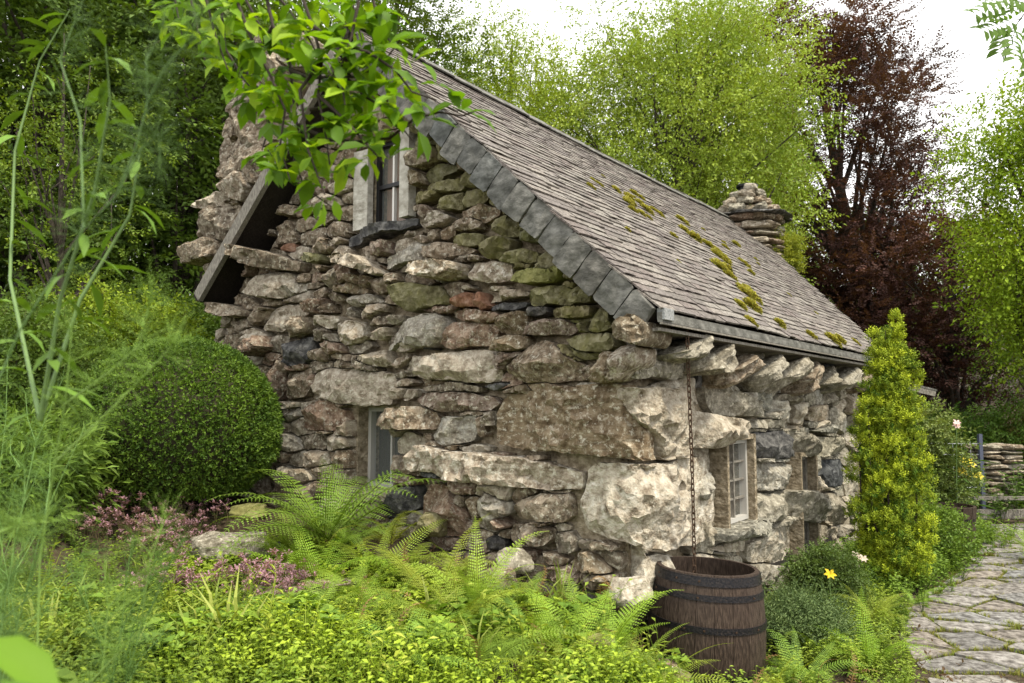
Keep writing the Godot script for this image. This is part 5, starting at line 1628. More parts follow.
func build_near_leaves():
	# pinnate spray hanging in at the top corner
	var home: Vector3 = Vector3(2.266, 3.513, -3.000)
	var t := thing("rowan_branch", home, "rowan spray with long narrow leaflets hanging above the path", "branch")
	var b := MB.new()
	b.tube(PackedVector3Array([Vector3.ZERO, Vector3(2.152, 3.341, -3.000) - home, Vector3(2.077, 3.247, -3.000) - home]), [.006, .004, .002], 5)
	put("twig", b.done(true), M.twig, t)
	var rng := rng_of(510)
	for r in [[Vector3(2.152, 3.341, -3.000), Vector3(1.974, 3.292, -2.950), Vector3(1.843, 3.228, -2.900)], [Vector3(2.095, 3.264, -3.000), Vector3(1.969, 3.204, -2.950), Vector3(1.871, 3.162, -2.900)], [Vector3(2.077, 3.247, -3.000), Vector3(2.014, 3.145, -2.950), Vector3(1.992, 3.047, -2.900)], [Vector3(2.174, 3.363, -3.000), Vector3(2.107, 3.404, -3.050), Vector3(2.034, 3.414, -3.100)], [Vector3(2.129, 3.298, -3.000), Vector3(2.139, 3.170, -3.000), Vector3(2.115, 3.043, -3.000)], [Vector3(2.152, 3.341, -3.000), Vector3(2.106, 3.334, -3.100), Vector3(2.094, 3.370, -3.200)], [Vector3(2.131, 3.320, -3.000), Vector3(1.974, 3.294, -2.900), Vector3(1.805, 3.222, -2.800)], [Vector3(2.095, 3.264, -3.000), Vector3(2.050, 3.204, -3.050), Vector3(2.063, 3.167, -3.100)]]:
		var f := MB.new()
		var pts := PackedVector3Array([r[0] - home, r[1] - home, r[2] - home])
		f.ink = Color(.6, .6, .3)
		f.tube(pts, [.002, .0015, .001], 3)
		for k in 7:
			var s := .25 + .75 * k / 6.0
			var at := pts[0].lerp(pts[1], s * 2) if s < .5 else pts[1].lerp(pts[2], s * 2 - 1)
			var ax := (pts[2] - pts[0]).normalized()
			for sg in [-1.0, 1.0]:
				var tn := rng.randf_range(.85, 1.15)
				f.ink = Color(tn, tn, tn)
				var sd := ax.cross(Vector3(.2, .5, .8)).normalized()
				leaf_into(f, at, sd * sg + ax * .55 + Vector3(0, rng.randf_range(-.3, .1), 0), Vector3(.2, .6, .7), .06, .026)
		var m: StandardMaterial3D = M.gloss.duplicate()
		m.albedo_color = lin(.11, .21, .02)
		put("leaf", f.done(true, true), m, t)
	# willowy shrub with long leaves close by
	home = Vector3(-1.174, 1.643, -1.900)
	t = thing("willowherb", home, "blurred leafy stems with long narrow leaves rising in front of the wood", "plant")
	for st in [[Vector3(-1.174, 1.643, -1.900), Vector3(-1.109, 1.937, -1.850), Vector3(-1.008, 2.198, -1.800), Vector3(-0.954, 2.401, -1.750), Vector3(-0.945, 2.524, -1.700)], [Vector3(-1.174, 1.643, -1.900), Vector3(-1.468, 2.044, -2.200), Vector3(-1.542, 2.468, -2.300), Vector3(-1.479, 2.757, -2.300), Vector3(-1.393, 2.921, -2.300)], [Vector3(-1.174, 1.643, -1.900), Vector3(-1.146, 1.958, -2.000), Vector3(-1.023, 2.187, -2.000), Vector3(-1.003, 2.365, -2.000)]]:
		var s := MB.new()
		var pts := PackedVector3Array()
		for p in st: pts.append(p - home)
		var rr := []
		for k in pts.size(): rr.append(.006 - .0011 * k)
		s.tube(pts, rr, 5)
		put("stem", s.done(true), M.stem, t)
		for k in range(1, pts.size()):
			for q in 6:
				var at := pts[k - 1].lerp(pts[k], (q + rng.randf()) / 6.0)
				var l := MB.new()
				var az := rng.randf() * TAU
				var tn := rng.randf_range(.7, 1.2)
				l.ink = Color(.13 * tn, .24 * tn, .03 * tn)
				leaf_into(l, Vector3.ZERO, Vector3(cos(az), rng.randf_range(-.7, .35), sin(az)), Vector3(rng.randf_range(-.4, .4), 1, rng.randf_range(-.4, .4)), rng.randf_range(.08, .13), .026, .2, .3)
				put("leaf", l.done(true, true), M.leaf, t, Transform3D(Basis(), at))
	# broad leaf at the lower corner
	home = ground_at(-.62, .95)
	t = thing("broad_leaved_plant", home, "broad bright green leaves standing low before the fennel", "plant")
	for r in [[Vector3(-0.646, 1.396, -0.950), Vector3(.9, -.25, .25), .13, .05, Color(.16, .30, .02)], [Vector3(-0.620, 1.344, -0.900), Vector3(.9, .1, .2), .1, .05, Color(.12, .24, .03)]]:
		var l := MB.new()
		l.ink = r[4]
		leaf_into(l, Vector3.ZERO, r[1], Vector3(.1, 1, .5), r[2], r[3], .25, .3)
		put("leaf", l.done(true, true), M.gloss, t, Transform3D(Basis(), r[0] - home))
		var s := MB.new()
		s.tube(PackedVector3Array([Vector3.ZERO, (r[0] - home) * .6 + Vector3(-.02, 0, 0), r[0] - home]), [.004, .003, .002], 5)
		put("stalk", s.done(true), M.stem, t)

func build_fennel():
	fennel("tall feathery fennel with a forked blue green stem", ground_at(-.80, 1.35), [
		[ground_at(-.80, 1.35), Vector3(-0.970, 1.566, -1.350), Vector3(-0.878, 1.813, -1.350), Vector3(-0.761, 1.992, -1.330), Vector3(-0.705, 2.043, -1.320), Vector3(-0.661, 2.124, -1.300), Vector3(-0.642, 2.214, -1.300), Vector3(-0.648, 2.287, -1.300), Vector3(-0.622, 2.346, -1.300)],
		[Vector3(-0.642, 2.214, -1.300), Vector3(-0.603, 2.269, -1.280), Vector3(-0.558, 2.311, -1.270), Vector3(-0.549, 2.347, -1.270)],
		[Vector3(-0.705, 2.043, -1.320), Vector3(-0.677, 2.143, -1.350), Vector3(-0.646, 2.171, -1.350), Vector3(-0.641, 2.133, -1.350)],
		[Vector3(-0.761, 1.992, -1.330), Vector3(-0.818, 2.218, -1.400), Vector3(-0.893, 2.359, -1.450), Vector3(-0.867, 2.441, -1.450)]], Color(.085, .16, .035), 61)
	fennel("feathery fennel with pale stems crossing before the clipped bush", ground_at(-.95, 1.6), [
		[ground_at(-.95, 1.6), Vector3(-0.974, 1.361, -1.600), Vector3(-0.923, 1.569, -1.550), Vector3(-0.879, 1.682, -1.500), Vector3(-0.873, 1.828, -1.500)],
		[Vector3(-0.879, 1.682, -1.500), Vector3(-0.767, 1.743, -1.450), Vector3(-0.697, 1.792, -1.420), Vector3(-0.672, 1.874, -1.400)],
		[Vector3(-0.888, 1.573, -1.500), Vector3(-0.782, 1.652, -1.450), Vector3(-0.677, 1.745, -1.420), Vector3(-0.628, 1.790, -1.400)]], Color(.18, .30, .05), 62)
	fennel("low fennel shoots with pale forked stems among mixed flowers", ground_at(-1.0, 1.9), [
		[ground_at(-1.0, 1.9), Vector3(-0.968, 0.989, -1.850), Vector3(-0.933, 1.213, -1.800), Vector3(-0.946, 1.310, -1.800)],
		[Vector3(-0.933, 1.213, -1.800), Vector3(-0.857, 1.292, -1.780)],
		[Vector3(-0.967, 1.045, -1.800), Vector3(-0.833, 1.178, -1.750), Vector3(-0.793, 1.341, -1.700), Vector3(-0.764, 1.428, -1.700)],
		[Vector3(-0.962, 1.437, -1.400), Vector3(-0.892, 1.465, -1.400), Vector3(-0.837, 1.469, -1.400)]], Color(.18, .30, .05), 63)
	fennel_clump("bushy fennel at the outer edge of the herbs", -1.45, 2.15, 4, 1.25, 64)
	fennel_clump("bushy fennel beside the tall narrow leaved herbs", -1.62, 2.6, 4, 1.15, 65)
	fennel_clump("low bushy fennel before the garden steps", -1.45, 2.9, 4, .7, 66)
	fennel_clump("tall bushy fennel before the pale green shrub", -2.0, 3.0, 4, 1.6, 67)

func fennel_clump(label: String, x: float, dist: float, stems: int, h: float, seed_: int):
	var rng := rng_of(seed_)
	var foot := ground_at(x, dist)
	var paths := []
	for k in stems:
		var az := rng.randf() * TAU
		var lean := Vector3(cos(az), 0, sin(az)) * rng.randf_range(.1, .32)
		var hh := h * rng.randf_range(.65, 1.1)
		var ps := [foot]
		for q in range(1, 6):
			var f := q / 5.0
			ps.append(foot + Vector3(lean.x * f * f, hh * f, lean.z * f * f) + Vector3(rng.randfn(), 0, rng.randfn()) * .012)
		paths.append(ps)
		for q in [2, 3, 4]:
			var e: Vector3 = ps[q] + Vector3(rng.randfn() * .1, rng.randf_range(.1, .22), rng.randfn() * .1)
			paths.append([ps[q], ps[q].lerp(e, .5) + Vector3(rng.randfn(), 0, rng.randfn()) * .01, e])
	fennel(label, foot, paths, Color(.12, .22, .045), seed_)

func stuff(called: String, label: String, cat: String, mesh: Mesh, n: int, where: Callable, c0: Color, c1: Color, s0: float, s1: float, seed_: int, mat: Material = null, tilt := .35):
	var rng := rng_of(seed_)
	var xf := []
	var cols := PackedColorArray()
	var tries := 0
	while xf.size() < n and tries < n * 12:
		tries += 1
		var p = where.call(rng)
		if p == null: continue
		var q: Vector2 = p
		var patch := n_coarse.get_noise_2d(q.x * 22.0 + seed_, q.y * 22.0)
		xf.append(Transform3D(Basis(Vector3(rng.randfn(), 0, rng.randfn()).normalized(), rng.randf() * tilt) * Basis(Vector3.UP, rng.randf() * TAU) * Basis.from_scale(Vector3.ONE * rng.randf_range(s0, s1) * (1.0 + .35 * patch)), ground_at(q.x, q.y, -.01)))
		cols.append(mix_color(c0, c1, clampf(rng.randf() * .7 + .2 + .5 * patch, 0, 1)))
	var o := scatter(called, mesh, mat if mat else M.leaf, xf, cols, self)
	tag(o, label, cat, "", "stuff")

func herb_mesh(seed_: int, stems: int, h: float, leaf: float, wide: float) -> ArrayMesh:
	var rng := rng_of(seed_)
	var b := MB.new()
	for s in stems:
		var az := rng.randf() * TAU
		var out := Vector3(cos(az), 0, sin(az)) * h * rng.randf_range(.05, .5)
		var hh := h * rng.randf_range(.6, 1.1)
		b.ink = Color(.7, .75, .6)
		b.tube(PackedVector3Array([Vector3.ZERO, Vector3(out.x * .4, hh * .6, out.z * .4), Vector3(out.x, hh, out.z)]), [.0025, .002, .001], 3)
		for k in 7:
			var f := .3 + .7 * k / 6.0
			var at := Vector3(out.x * f * f, hh * f, out.z * f * f)
			var a2 := k * 2.1 + rng.randf()
			var t := rng.randf_range(.7, 1.25)
			b.ink = Color(t, t, t * .9)
			simple_leaf(b, at, Vector3(cos(a2), rng.randf_range(-.1, .6), sin(a2)), Vector3.UP, leaf * rng.randf_range(.7, 1.2) * (1.15 - .4 * f), wide)
	return b.done(false, true)

func flower_mesh(seed_: int, h: float) -> ArrayMesh:
	var rng := rng_of(seed_)
	var b := MB.new()
	for s in 4:
		var az := rng.randf() * TAU
		var top := Vector3(cos(az) * h * .3, h * rng.randf_range(.7, 1.1), sin(az) * h * .3)
		b.ink = Color(.16, .13, .06)
		b.tube(PackedVector3Array([Vector3.ZERO, top * Vector3(.4, .6, .4), top]), [.002, .0015, .001], 3)
		for k in 22:
			var d := Vector3(rng.randfn(), absf(rng.randfn()), rng.randfn()).normalized()
			var t := rng.randf_range(.7, 1.2)
			b.ink = Color(.42 * t, .25 * t, .30 * t) if rng.randf() < .8 else Color(.2, .12, .08)
			simple_leaf(b, top + d * .02 * rng.randf(), d, Vector3.UP, .014, .01)
		for k in 4:
			var a2 := rng.randf() * TAU
			b.ink = Color(.08, .13, .03)
			simple_leaf(b, top * rng.randf_range(.3, .8), Vector3(cos(a2), .3, sin(a2)), Vector3.UP, .028, .014)
	return b.done(false, true)

func bloom(called: String, label: String, at: Vector3, h: float, petal: Color, size: float, lean: Vector3, seed_: int, heads := 1):
	var rng := rng_of(seed_)
	var t := thing(called, at, label, "flower")
	var top := Vector3(0, h, 0) + lean
	var b := MB.new()
	b.tube(PackedVector3Array([Vector3.ZERO, top * .5 - lean * .2, top]), [.006, .005, .003], 5)
	put("stem", b.done(true), M.stem, t)
	for q in heads:
		var c := top + Vector3(rng.randf_range(-1, 1), -.5 * q + rng.randf_range(-.3, .3), rng.randf_range(-1, 1)) * size * 1.2 * mini(q, 1)
		for k in 6:
			var l := MB.new()
			var az := TAU * k / 6 + rng.randf() * .3
			var tn := rng.randf_range(.85, 1.1)
			l.ink = Color(petal.r * tn, petal.g * tn, petal.b * tn)
			leaf_into(l, Vector3.ZERO, Vector3(cos(az), .45, sin(az) * .8 + .3), Vector3(0, 1, .4), size, size * .5, .2, .35)
			put("petal", l.done(true, true), M.leaf, t, Transform3D(Basis(Vector3.RIGHT, .7), c))
	for k in 9:
		var l := MB.new()
		var az := k * 2.4
		l.ink = Color(.07, .14, .03)
		leaf_into(l, Vector3.ZERO, Vector3(cos(az), .5, sin(az)), Vector3.UP, h * .3, .03, .2, .4)
		put("leaf", l.done(true, true), M.leaf, t, Transform3D(Basis(), top * (.08 + .07 * k)))

func build_garden():
	var broad := twig_mesh(9, .30, .085, .05, 1)
	var airy := twig_mesh(8, .34, .07, .034, 2, .95, .2)
	var small := twig_mesh(11, .22, .05, .028, 3, .9, .2)
	var tiny := twig_mesh(5, .04, .024, .016, 4, .9, .2)
	var long := twig_mesh(9, .3, .11, .03, 5, .8, .2)
	# ferns
	for k in 5: fronds.append(frond_mesh(1.0, [1.2, 1.6, 2.0, .7, 1.4][k], [30, 28, 28, 32, 28][k], [.145, .17, .155, .13, .18][k], 20 + k))
	fern(ground_at(-1.396, 5.850), 1.20, 15, .75, Color(0.18, 0.29, 0.039), "large arching fern growing against the low gable window", 1)
	fern(ground_at(-1.652, 5.800), 0.73, 10, .9, Color(0.24, 0.34, 0.039), "yellowish fern tucked against the side of the clipped bush", 2)
	fern(ground_at(-1.310, 5.250), 0.81, 11, .9, Color(0.24, 0.40, 0.039), "bright spreading fern above the long brown slab", 3)
	fern(ground_at(-0.935, 5.300), 0.71, 10, .9, Color(0.25, 0.34, 0.046), "drooping fern between the brown slab and gable wall", 4)
	fern(ground_at(-0.488, 4.750), 0.85, 14, .95, Color(0.29, 0.35, 0.052), "wide tangled fern before the red boulder of the gable", 5)
	fern(ground_at(-0.224, 4.600), 0.76, 7, .28, Color(0.32, 0.46, 0.065), "upright lime green fern standing before the gable stones", 6)
	fern(ground_at(0.505, 4.300), 0.71, 9, .5, Color(0.29, 0.45, 0.052), "tall fern beside the barrel under the corner boulder", 7)
	fern(ground_at(0.284, 4.200), 0.59, 8, .7, Color(0.30, 0.46, 0.052), "fern leaning on the orange mossy rock", 8)
	fern(ground_at(0.728, 4.450), 0.44, 7, .8, Color(0.32, 0.45, 0.065), "small fern brushing the side of the barrel", 9)
	fern(ground_at(2.296, 5.000), 0.59, 14, .65, Color(0.24, 0.40, 0.039), "bushy fern at the edge of the flagstone path", 10)
	fern(ground_at(1.204, 4.250), 0.41, 8, .85, Color(0.32, 0.44, 0.052), "low fern in front of the barrel's foot", 11)
	fern(ground_at(1.542, 4.600), 0.44, 9, .8, Color(0.38, 0.45, 0.039), "yellow green fern between the barrel and lavender", 12)
	fern(ground_at(5.607, 8.200), .62, 16, .6, Color(0.29, 0.45, 0.052), "large fern across the path from golden yew", 13)
	fern(ground_at(1.028, 4.300), 0.38, 7, .9, Color(0.30, 0.44, 0.052), "little fern beside the flat reddish rock", 14)
	fern(ground_at(0.073, 4.400), 0.50, 8, .8, Color(0.29, 0.44, 0.052), "fern in the lime ground cover below the gable", 15)
	fern(ground_at(-0.915, 5.800), 0.59, 8, .8, Color(0.25, 0.29, 0.039), "rusty green fern at the foot of the gable wall", 16)
	fern(ground_at(2.256, 5.300), 0.38, 8, .9, Color(0.30, 0.44, 0.065), "small fern beside the dark rock near lavender", 17)
	fern(ground_at(3.418, 6.600), 0.41, 8, .8, Color(0.24, 0.40, 0.052), "small fern between golden yew and paving slab", 18)
	fern(ground_at(-0.988, 4.900), .55, 11, .8, Color(0.24, 0.37, 0.040), "lime fern rising out of the pink flower drift's edge", 19)
	fern(ground_at(-0.075, 4.850), .42, 9, .7, Color(0.28, 0.40, 0.050), "fresh fern against the rounded stones of the gable foot", 20)
	fern(ground_at(0.206, 4.850), .40, 8, .7, Color(0.24, 0.37, 0.050), "fern at the gable foot beside the corner boulder", 21)
	fern(ground_at(-0.374, 5.100), .5, 10, .8, Color(0.28, 0.35, 0.050), "pale fern below the red boulder of the gable", 22)
	fern(ground_at(-1.604, 5.600), .5, 10, .8, Color(0.23, 0.35, 0.040), "fern spilling over the slate wedge", 23)
	var more := [[410,560,5.35,.5], [350,540,5.7,.5], [305,545,5.5,.45], [480,575,5.0,.42], [520,600,4.75,.4], [580,610,4.6,.42], [440,640,4.3,.45], [365,640,4.25,.4], [300,640,4.3,.4], [625,655,4.3,.34], [480,660,4.05,.36], [250,610,4.7,.4]]
	var names := ["fern rooted between the brown slab and the wall stones", "fern reaching up beside the low gable window sill", "fern behind the blue grey slate wedge", "young fern under the long pale slab of the wall", "fern leaning on the lowest rounded wall stones", "fern before the pale rock under the corner boulder", "fern standing knee high in the lime ground cover", "fern rising between lime ground cover and pink flowers", "fern among mixed herbs below the long brown slab", "short fern between mossy rock and the barrel", "short fern deep in the lime ground cover", "fern among pink flowers below the squared block"]
	for k in more.size():
		var f: Array = more[k]
		fern(ground_at((f[0] - 512) / 760.0 * f[2], f[2]), f[3] * 1.15, 9 + k % 4, .65 + .08 * (k % 4), Color(.21, .33, .05) if k % 3 else Color(.26, .34, .05), names[k], 40 + k, "ferns massed on the bank")
	var low_ferns := [[-1.25, 3.6, "fern with yellow fronds among the tallest herbs"], [-.95, 3.9, "fern beside the tall herbs on the lower bank"], [-.5, 3.75, "fern whose fronds arch over lime ground cover"], [-.15, 3.95, "broad fern halfway between gable and ground cover"], [.25, 3.85, "fern growing near the orange mossy rock"], [.62, 3.9, "fern just in front of the barrel's shadowed side"], [-.75, 4.45, "dense fern under the rounded bank rock"], [-.3, 4.35, "dense pale fern below the upright lime fern"], [.12, 4.3, "dense fern below the gable foot stones"], [-1.15, 4.55, "dense fern beside the end of the brown slab"], [.75, 4.2, "fern touching the flat reddish rock"], [1.75, 4.75, "fern between lavender and the path edge"], [2.0, 5.2, "fern behind the path edge fern"], [2.75, 5.9, "fern beside the smooth paving slab"]]
	for k in low_ferns.size():
		var f: Array = low_ferns[k]
		fern(ground_at(f[0], f[1], .02), .44 + .05 * (k % 4), 10 + k % 5, .6 + .1 * (k % 4), [Color(.24, .36, .05), Color(.30, .38, .05), Color(.20, .34, .05)][k % 3], f[2], 80 + k)
	build_topiary(tiny)
	build_yew()
	# lavender
	var t := thing("lavender_bush", ground_at(2.006, 5.450), "grey green lavender bush of fine upright stems beside the barrel", "shrub")
	var rng := rng_of(601)
	var xf := []
	var tones := PackedFloat32Array()
	var spike := herb_mesh(602, 2, .30, .032, .006)
	for k in 700:
		var az := rng.randf() * TAU
		var r := sqrt(rng.randf())
		var out := Vector3(cos(az), 0, sin(az)) * r
		xf.append(Transform3D(aim(Vector3(out.x * .8, 1, out.z * .8), rng.randf() * TAU, rng.randf_range(.7, 1.2)), out * .26 + Vector3(0, rng.randf() * .3 * (1 - r * .5), 0)))
		tones.append(rng.randf())
	baked("foliage", spike, M.leaf, xf, tones, Color(.10, .16, .06), Color(.22, .30, .12), t)
	bush("rosemary_bush", "fine grey green bush in front of the narrow opening", ground_at(2.532, 6.300), Vector3(.25, .25, .2), 9, .15, 5333, small, Color(.08, .13, .04), Color(.14, .21, .05), 603, null, .5)
	# beds of low plants
	var lime := herb_mesh(31, 7, .19, .031, .016)
	var tall := herb_mesh(34, 4, .34, .06, .016)
	var mixed := herb_mesh(32, 5, .30, .055, .02)
	var low := herb_mesh(33, 5, .11, .035, .022)
	stuff("ground_cover", "lime green leafy ground cover spreading below the ferns", "ground cover", lime, 3000, func(r):
		var p := Vector2(r.randf_range(-1.7, 1.15), r.randf_range(2.5, 4.5))
		if p.x > .75 and p.y > 4.15: return null
		if p.y > 3.95 + .35 * n_coarse.get_noise_2d(p.x * 20, 3) or n_coarse.get_noise_2d(p.x * 30 + 50, p.y * 30) > .30: return null
		return p, Color(.12, .22, .02), Color(.40, .52, .045), .4, 1.35, 701, null, .6)
	stuff("tall_weeds", "taller yellow green weeds standing out of the low ground cover", "weeds", tall, 120, func(r): return Vector2(r.randf_range(-2.4, .9), r.randf_range(2.6, 4.4)), Color(.13, .22, .03), Color(.40, .46, .06), .6, 1.3, 709, null, .6)
	stuff("grass_blades", "thin arching grass blades among the herbs", "grass", grass_mesh(9, 9, .28), 70, func(r): return Vector2(r.randf_range(-3.2, 1.0), r.randf_range(2.5, 5.2)), Color(.12, .2, .03), Color(.34, .38, .08), .5, 1.1, 710)
	stuff("mixed_herbs", "mixed green herbs crowding the bank beside the stone steps", "ground cover", mixed, 4200, func(r):
		var p := Vector2(r.randf_range(-4.2, -.9), r.randf_range(2.3, 6.2))
		if p.x > -1.5 + .5 * (p.y - 4.0) * -1.0 and p.y > 4.0: return null
		if p.y > 4.7 and p.x > -3.5 and r.randf() < .8: return null
		if p.distance_to(Vector2(-2.9, 6.6)) < 1.0: return null
		return p, Color(.08, .15, .025), Color(.28, .38, .04), .4, .85, 702)
	stuff("broad_weeds", "patches of broad rounded leaves among the low ground cover", "weeds", herb_mesh(35, 5, .15, .075, .06), 420, func(r):
		var p := Vector2(r.randf_range(-2.6, 1.0), r.randf_range(2.7, 4.7))
		return null if n_coarse.get_noise_2d(p.x * 18 + 9, p.y * 18) < .12 else p, Color(.10, .2, .03), Color(.26, .40, .05), .6, 1.4, 711, null, .5)
	stuff("brown_fronds", "withered brown fern fronds among the green", "litter", frond_mesh(.42, 2.0, 16, .06, 29, false), 46, func(r): return Vector2(r.randf_range(-1.6, 2.2), r.randf_range(3.9, 5.2)), Color(.22, .13, .06), Color(.38, .25, .12), .6, 1.0, 712, null, .8)
	stuff("bank_weeds", "low weeds and seedlings on the bank under the gable", "weeds", low, 2200, func(r):
		var p := Vector2(r.randf_range(-2.4, 1.0), r.randf_range(4.1, 5.9))
		if p.y > 5.0 - p.x * .62 - .12: return null
		return p, Color(.14, .22, .02), Color(.34, .44, .04), .6, 1.3, 703)
	var marj := flower_mesh(41, .2)
	stuff("pink_flowers", "drifts of small dusty pink flowers around the squared stone block", "flowers", marj, 200, func(r):
		var c: Vector2 = [Vector2(-2.55, 5.5), Vector2(-1.62, 5.0), Vector2(-2.6, 6.15), Vector2(-2.05, 4.8), Vector2(-1.35, 4.8), Vector2(-3.0, 5.8)][r.randi() % 6]
		return c + Vector2(r.randfn(), r.randfn()) * .14, Color(.75, .75, .75), Color(1.1, 1.1, 1.1), .7, 1.3, 704)
	stuff("border_plants", "leafy green border plants along the foot of golden yew and the path", "ground cover", mixed, 1500, func(r):
		var s: float = r.randf()
		var p := Vector2(lerpf(2.9, 5.9, s), lerpf(6.6, 9.9, s)) + Vector2(r.randfn() * .22 - .05, r.randfn() * .25 + .15)
		if p.distance_to(Vector2(3.05, 6.5)) < .32: return null
		return p, Color(.09, .17, .02), Color(.22, .34, .04), .5, 1.15, 705)
	stuff("front_border", "low leafy plants in the bed between the barrel and path", "ground cover", mixed, 900, func(r):
		var p := Vector2(r.randf_range(1.2, 3.1), r.randf_range(4.3, 6.6))
		if p.distance_to(Vector2(1.27, 4.95)) < .45 or n_coarse.get_noise_2d(p.x * 25, p.y * 25) > .25 or p.x > 2.15 + (p.y - 4.2) * .5: return null
		return p, Color(.10, .18, .02), Color(.32, .42, .05), .35, .8, 706)
	stuff("dead_leaves", "brown dead leaves and bits on the bare soil", "litter", twig_mesh(4, .06, .04, .02, 44, 1.2, .2), 900, func(r):
		return Vector2(r.randf_range(-2.2, 3.0), r.randf_range(3.6, 6.6)), Color(.12, .07, .04), Color(.22, .14, .08), .5, 1.1, 707, null, 1.6)
	stuff("woodland_floor", "green undergrowth on the woodland floor behind the garden", "undergrowth", mixed, 3600, func(r):
		var p := Vector2(r.randf_range(-13, 14), r.randf_range(6.5, 22))
		if p.x > -4.2 and p.y < 9.5 + absf(p.x) * .2 and p.x < 7.5: return null
		return p, Color(.03, .07, .015), Color(.10, .17, .03), 1.2, 3.0, 708)
	bloom("yellow_flower", "single yellow flower beside the lavender bush", ground_at(2.455, 6.000), .36, Color(.75, .55, .02), .05, Vector3(.0, 0, 0), 71)
	bloom("yellow_lily", "yellow lily flowers standing before the dry stone pillar", ground_at(5.654, 9.600), .95, Color(.75, .62, .06), .09, Vector3(.02, 0, 0), 72, 4)
	bloom("pink_rose", "pale pink rose on the climbing shrub near the porch corner", ground_at(5.302, 9.200), 1.45, Color(.75, .5, .5), .05, Vector3(.05, 0, 0), 73, 2)
	bloom("pale_flower", "pale cream flower heads among leaves beside golden yew", ground_at(2.784, 6.400), .42, Color(.6, .5, .42), .04, Vector3(.05, 0, 0), 74, 3)
	# shrubs
	bush("leafy_shrub", "yellow green leafy shrub behind the domed clipped bush", ground_at(-3.957, 8.000), Vector3(.95, .95, .7), 22, .34, 1471, small, Color(.10, .17, .02), Color(.30, .40, .03), 801, null, .9)
	bush("flowering_shrub", "pale green shrub with a few reddish tips beyond the bush", ground_at(-5.468, 9.200), Vector3(1.2, 1.15, .8), 22, .42, 1077, small, Color(.07, .13, .02), Color(.19, .28, .035), 802, null, .9)
	bush("leafy_shrub", "dense mid green shrub at the far edge of herbs", ground_at(-4.242, 6.600), Vector3(.9, .8, .7), 20, .34, 1471, small, Color(.05, .10, .02), Color(.14, .22, .03), 803, null, .9)
	bush("evergreen_shrub", "deep green shrub between the wood and the stone coping", ground_at(-4.277, 9.600), Vector3(1.0, 1.2, .9), 20, .42, 1077, small, Color(.065, .12, .022), Color(.13, .21, .034), 804)
	bush("tall_herb_clump", "clump of tall narrow leaved herbs beside the garden steps", ground_at(-3.467, 5.600), Vector3(.24, .26, .3), 10, .18, 1852, long, Color(.11, .2, .03), Color(.22, .34, .05), 805, null, .9, .8)
	bush("climbing_rose", "loose pale leaved shrub growing behind golden yew", ground_at(5.260, 9.600), Vector3(.20, .82, .25), 14, .20, 1562, small, Color(.10, .16, .04), Color(.24, .30, .09), 806)
	bush("leafy_shrub", "light green shrub beyond the wire gate", ground_at(8.713, 14.500), Vector3(1.6, .75, 1.0), 20, .5, 680, small, Color(.06, .13, .02), Color(.16, .26, .04), 807, null, 1.2)
	bush("leafy_shrub", "reddish tipped shrub beside the dry stone pillar", ground_at(9.785, 14.000), Vector3(.7, .8, .7), 18, .36, 1157, small, Color(.14, .14, .04), Color(.30, .24, .07), 808)
	bush("chimney_ivy", "yellow green climber spilling over the roof's end by the chimney", hw(2.15, LEN_RIDGE - .15, 3.85), Vector3(.28, .36, .25), 16, .17, 2422, small, Color(.18, .24, .03), Color(.42, .45, .06), 809, null, .8)
	bush("leafy_shrub", "low green shrub at the bend of the path", ground_at(4.420, 8.300), Vector3(.4, .3, .35), 12, .2, 2000, small, Color(.10, .18, .03), Color(.22, .33, .05), 810, null, .8)
	build_branch()
	build_near_leaves()
	build_fennel()
	# trees behind the roof
	var g0 := Color(.18, .28, .035); var g1 := Color(.43, .54, .09)
	tree("ash_tree", "tall airy bright green tree rising behind the roof's middle", 3.6, 17.5, 10.5, .22, 7.2, Vector3(3.1, 4.2, 2.8), 46, .85, 190, airy, g0, g1, 11, "bright trees behind the roof", Vector3(.4, 0, 0), .2, 1.3)
	tree("ash_tree", "bright green tree leaning over the chimney", 4.7, 20.0, 12.0, .24, 7.6, Vector3(2.3, 5.0, 2.5), 44, .9, 170, airy, g0, g1, 12, "bright trees behind the roof", Vector3(.8, 0, 0), .2, 1.35)
	tree("ash_tree", "pale green tree behind the roof beside the overhanging branch", -.2, 20.5, 11.0, .24, 7.5, Vector3(3.2, 3.8, 3), 46, .9, 170, airy, Color(.16, .25, .03), Color(.40, .50, .05), 13, "bright trees behind the roof", Vector3(.3, 0, 0), .2, 1.35)
	tree("oak_tree", "darker green tree standing close behind the gable's apex", -2.6, 15.0, 9.5, .22, 7.4, Vector3(1.9, 3.0, 1.9), 26, .85, 104, broad, Color(.06, .11, .015), Color(.17, .24, .03), 14, "", Vector3(.3, 0, 0), .2, 1.0)
	var p0 := Color(.055, .028, .026); var p1 := Color(.14, .066, .055)
	tree("copper_beech", "tall dark purple copper beech with feathery upper branches", 11.7, 23.0, 12.0, .34, 7.6, Vector3(3.3, 7.0, 2.8), 68, 1.0, 130, broad, p0, p1, 15, "purple beeches", Vector3(-2.4, 0, 0), .5, 1.25)
	tree("copper_beech", "low spreading dark purple beech behind the golden yew", 11.6, 20.0, 6.5, .2, 4.0, Vector3(3.0, 2.9, 2.4), 32, 1.0, 104, broad, p0, p1, 16, "purple beeches", Vector3(0, 0, 0), .3, 1.15)
	tree("hazel_tree", "bright green tree with a dark trunk overhanging the path", 9.8, 13.6, 7.6, .2, 5.0, Vector3(1.6, 3.1, 1.7), 34, .7, 210, airy, Color(.16, .27, .02), Color(.42, .55, .04), 17, "", Vector3(.2, 0, 0), .1, 1.3)
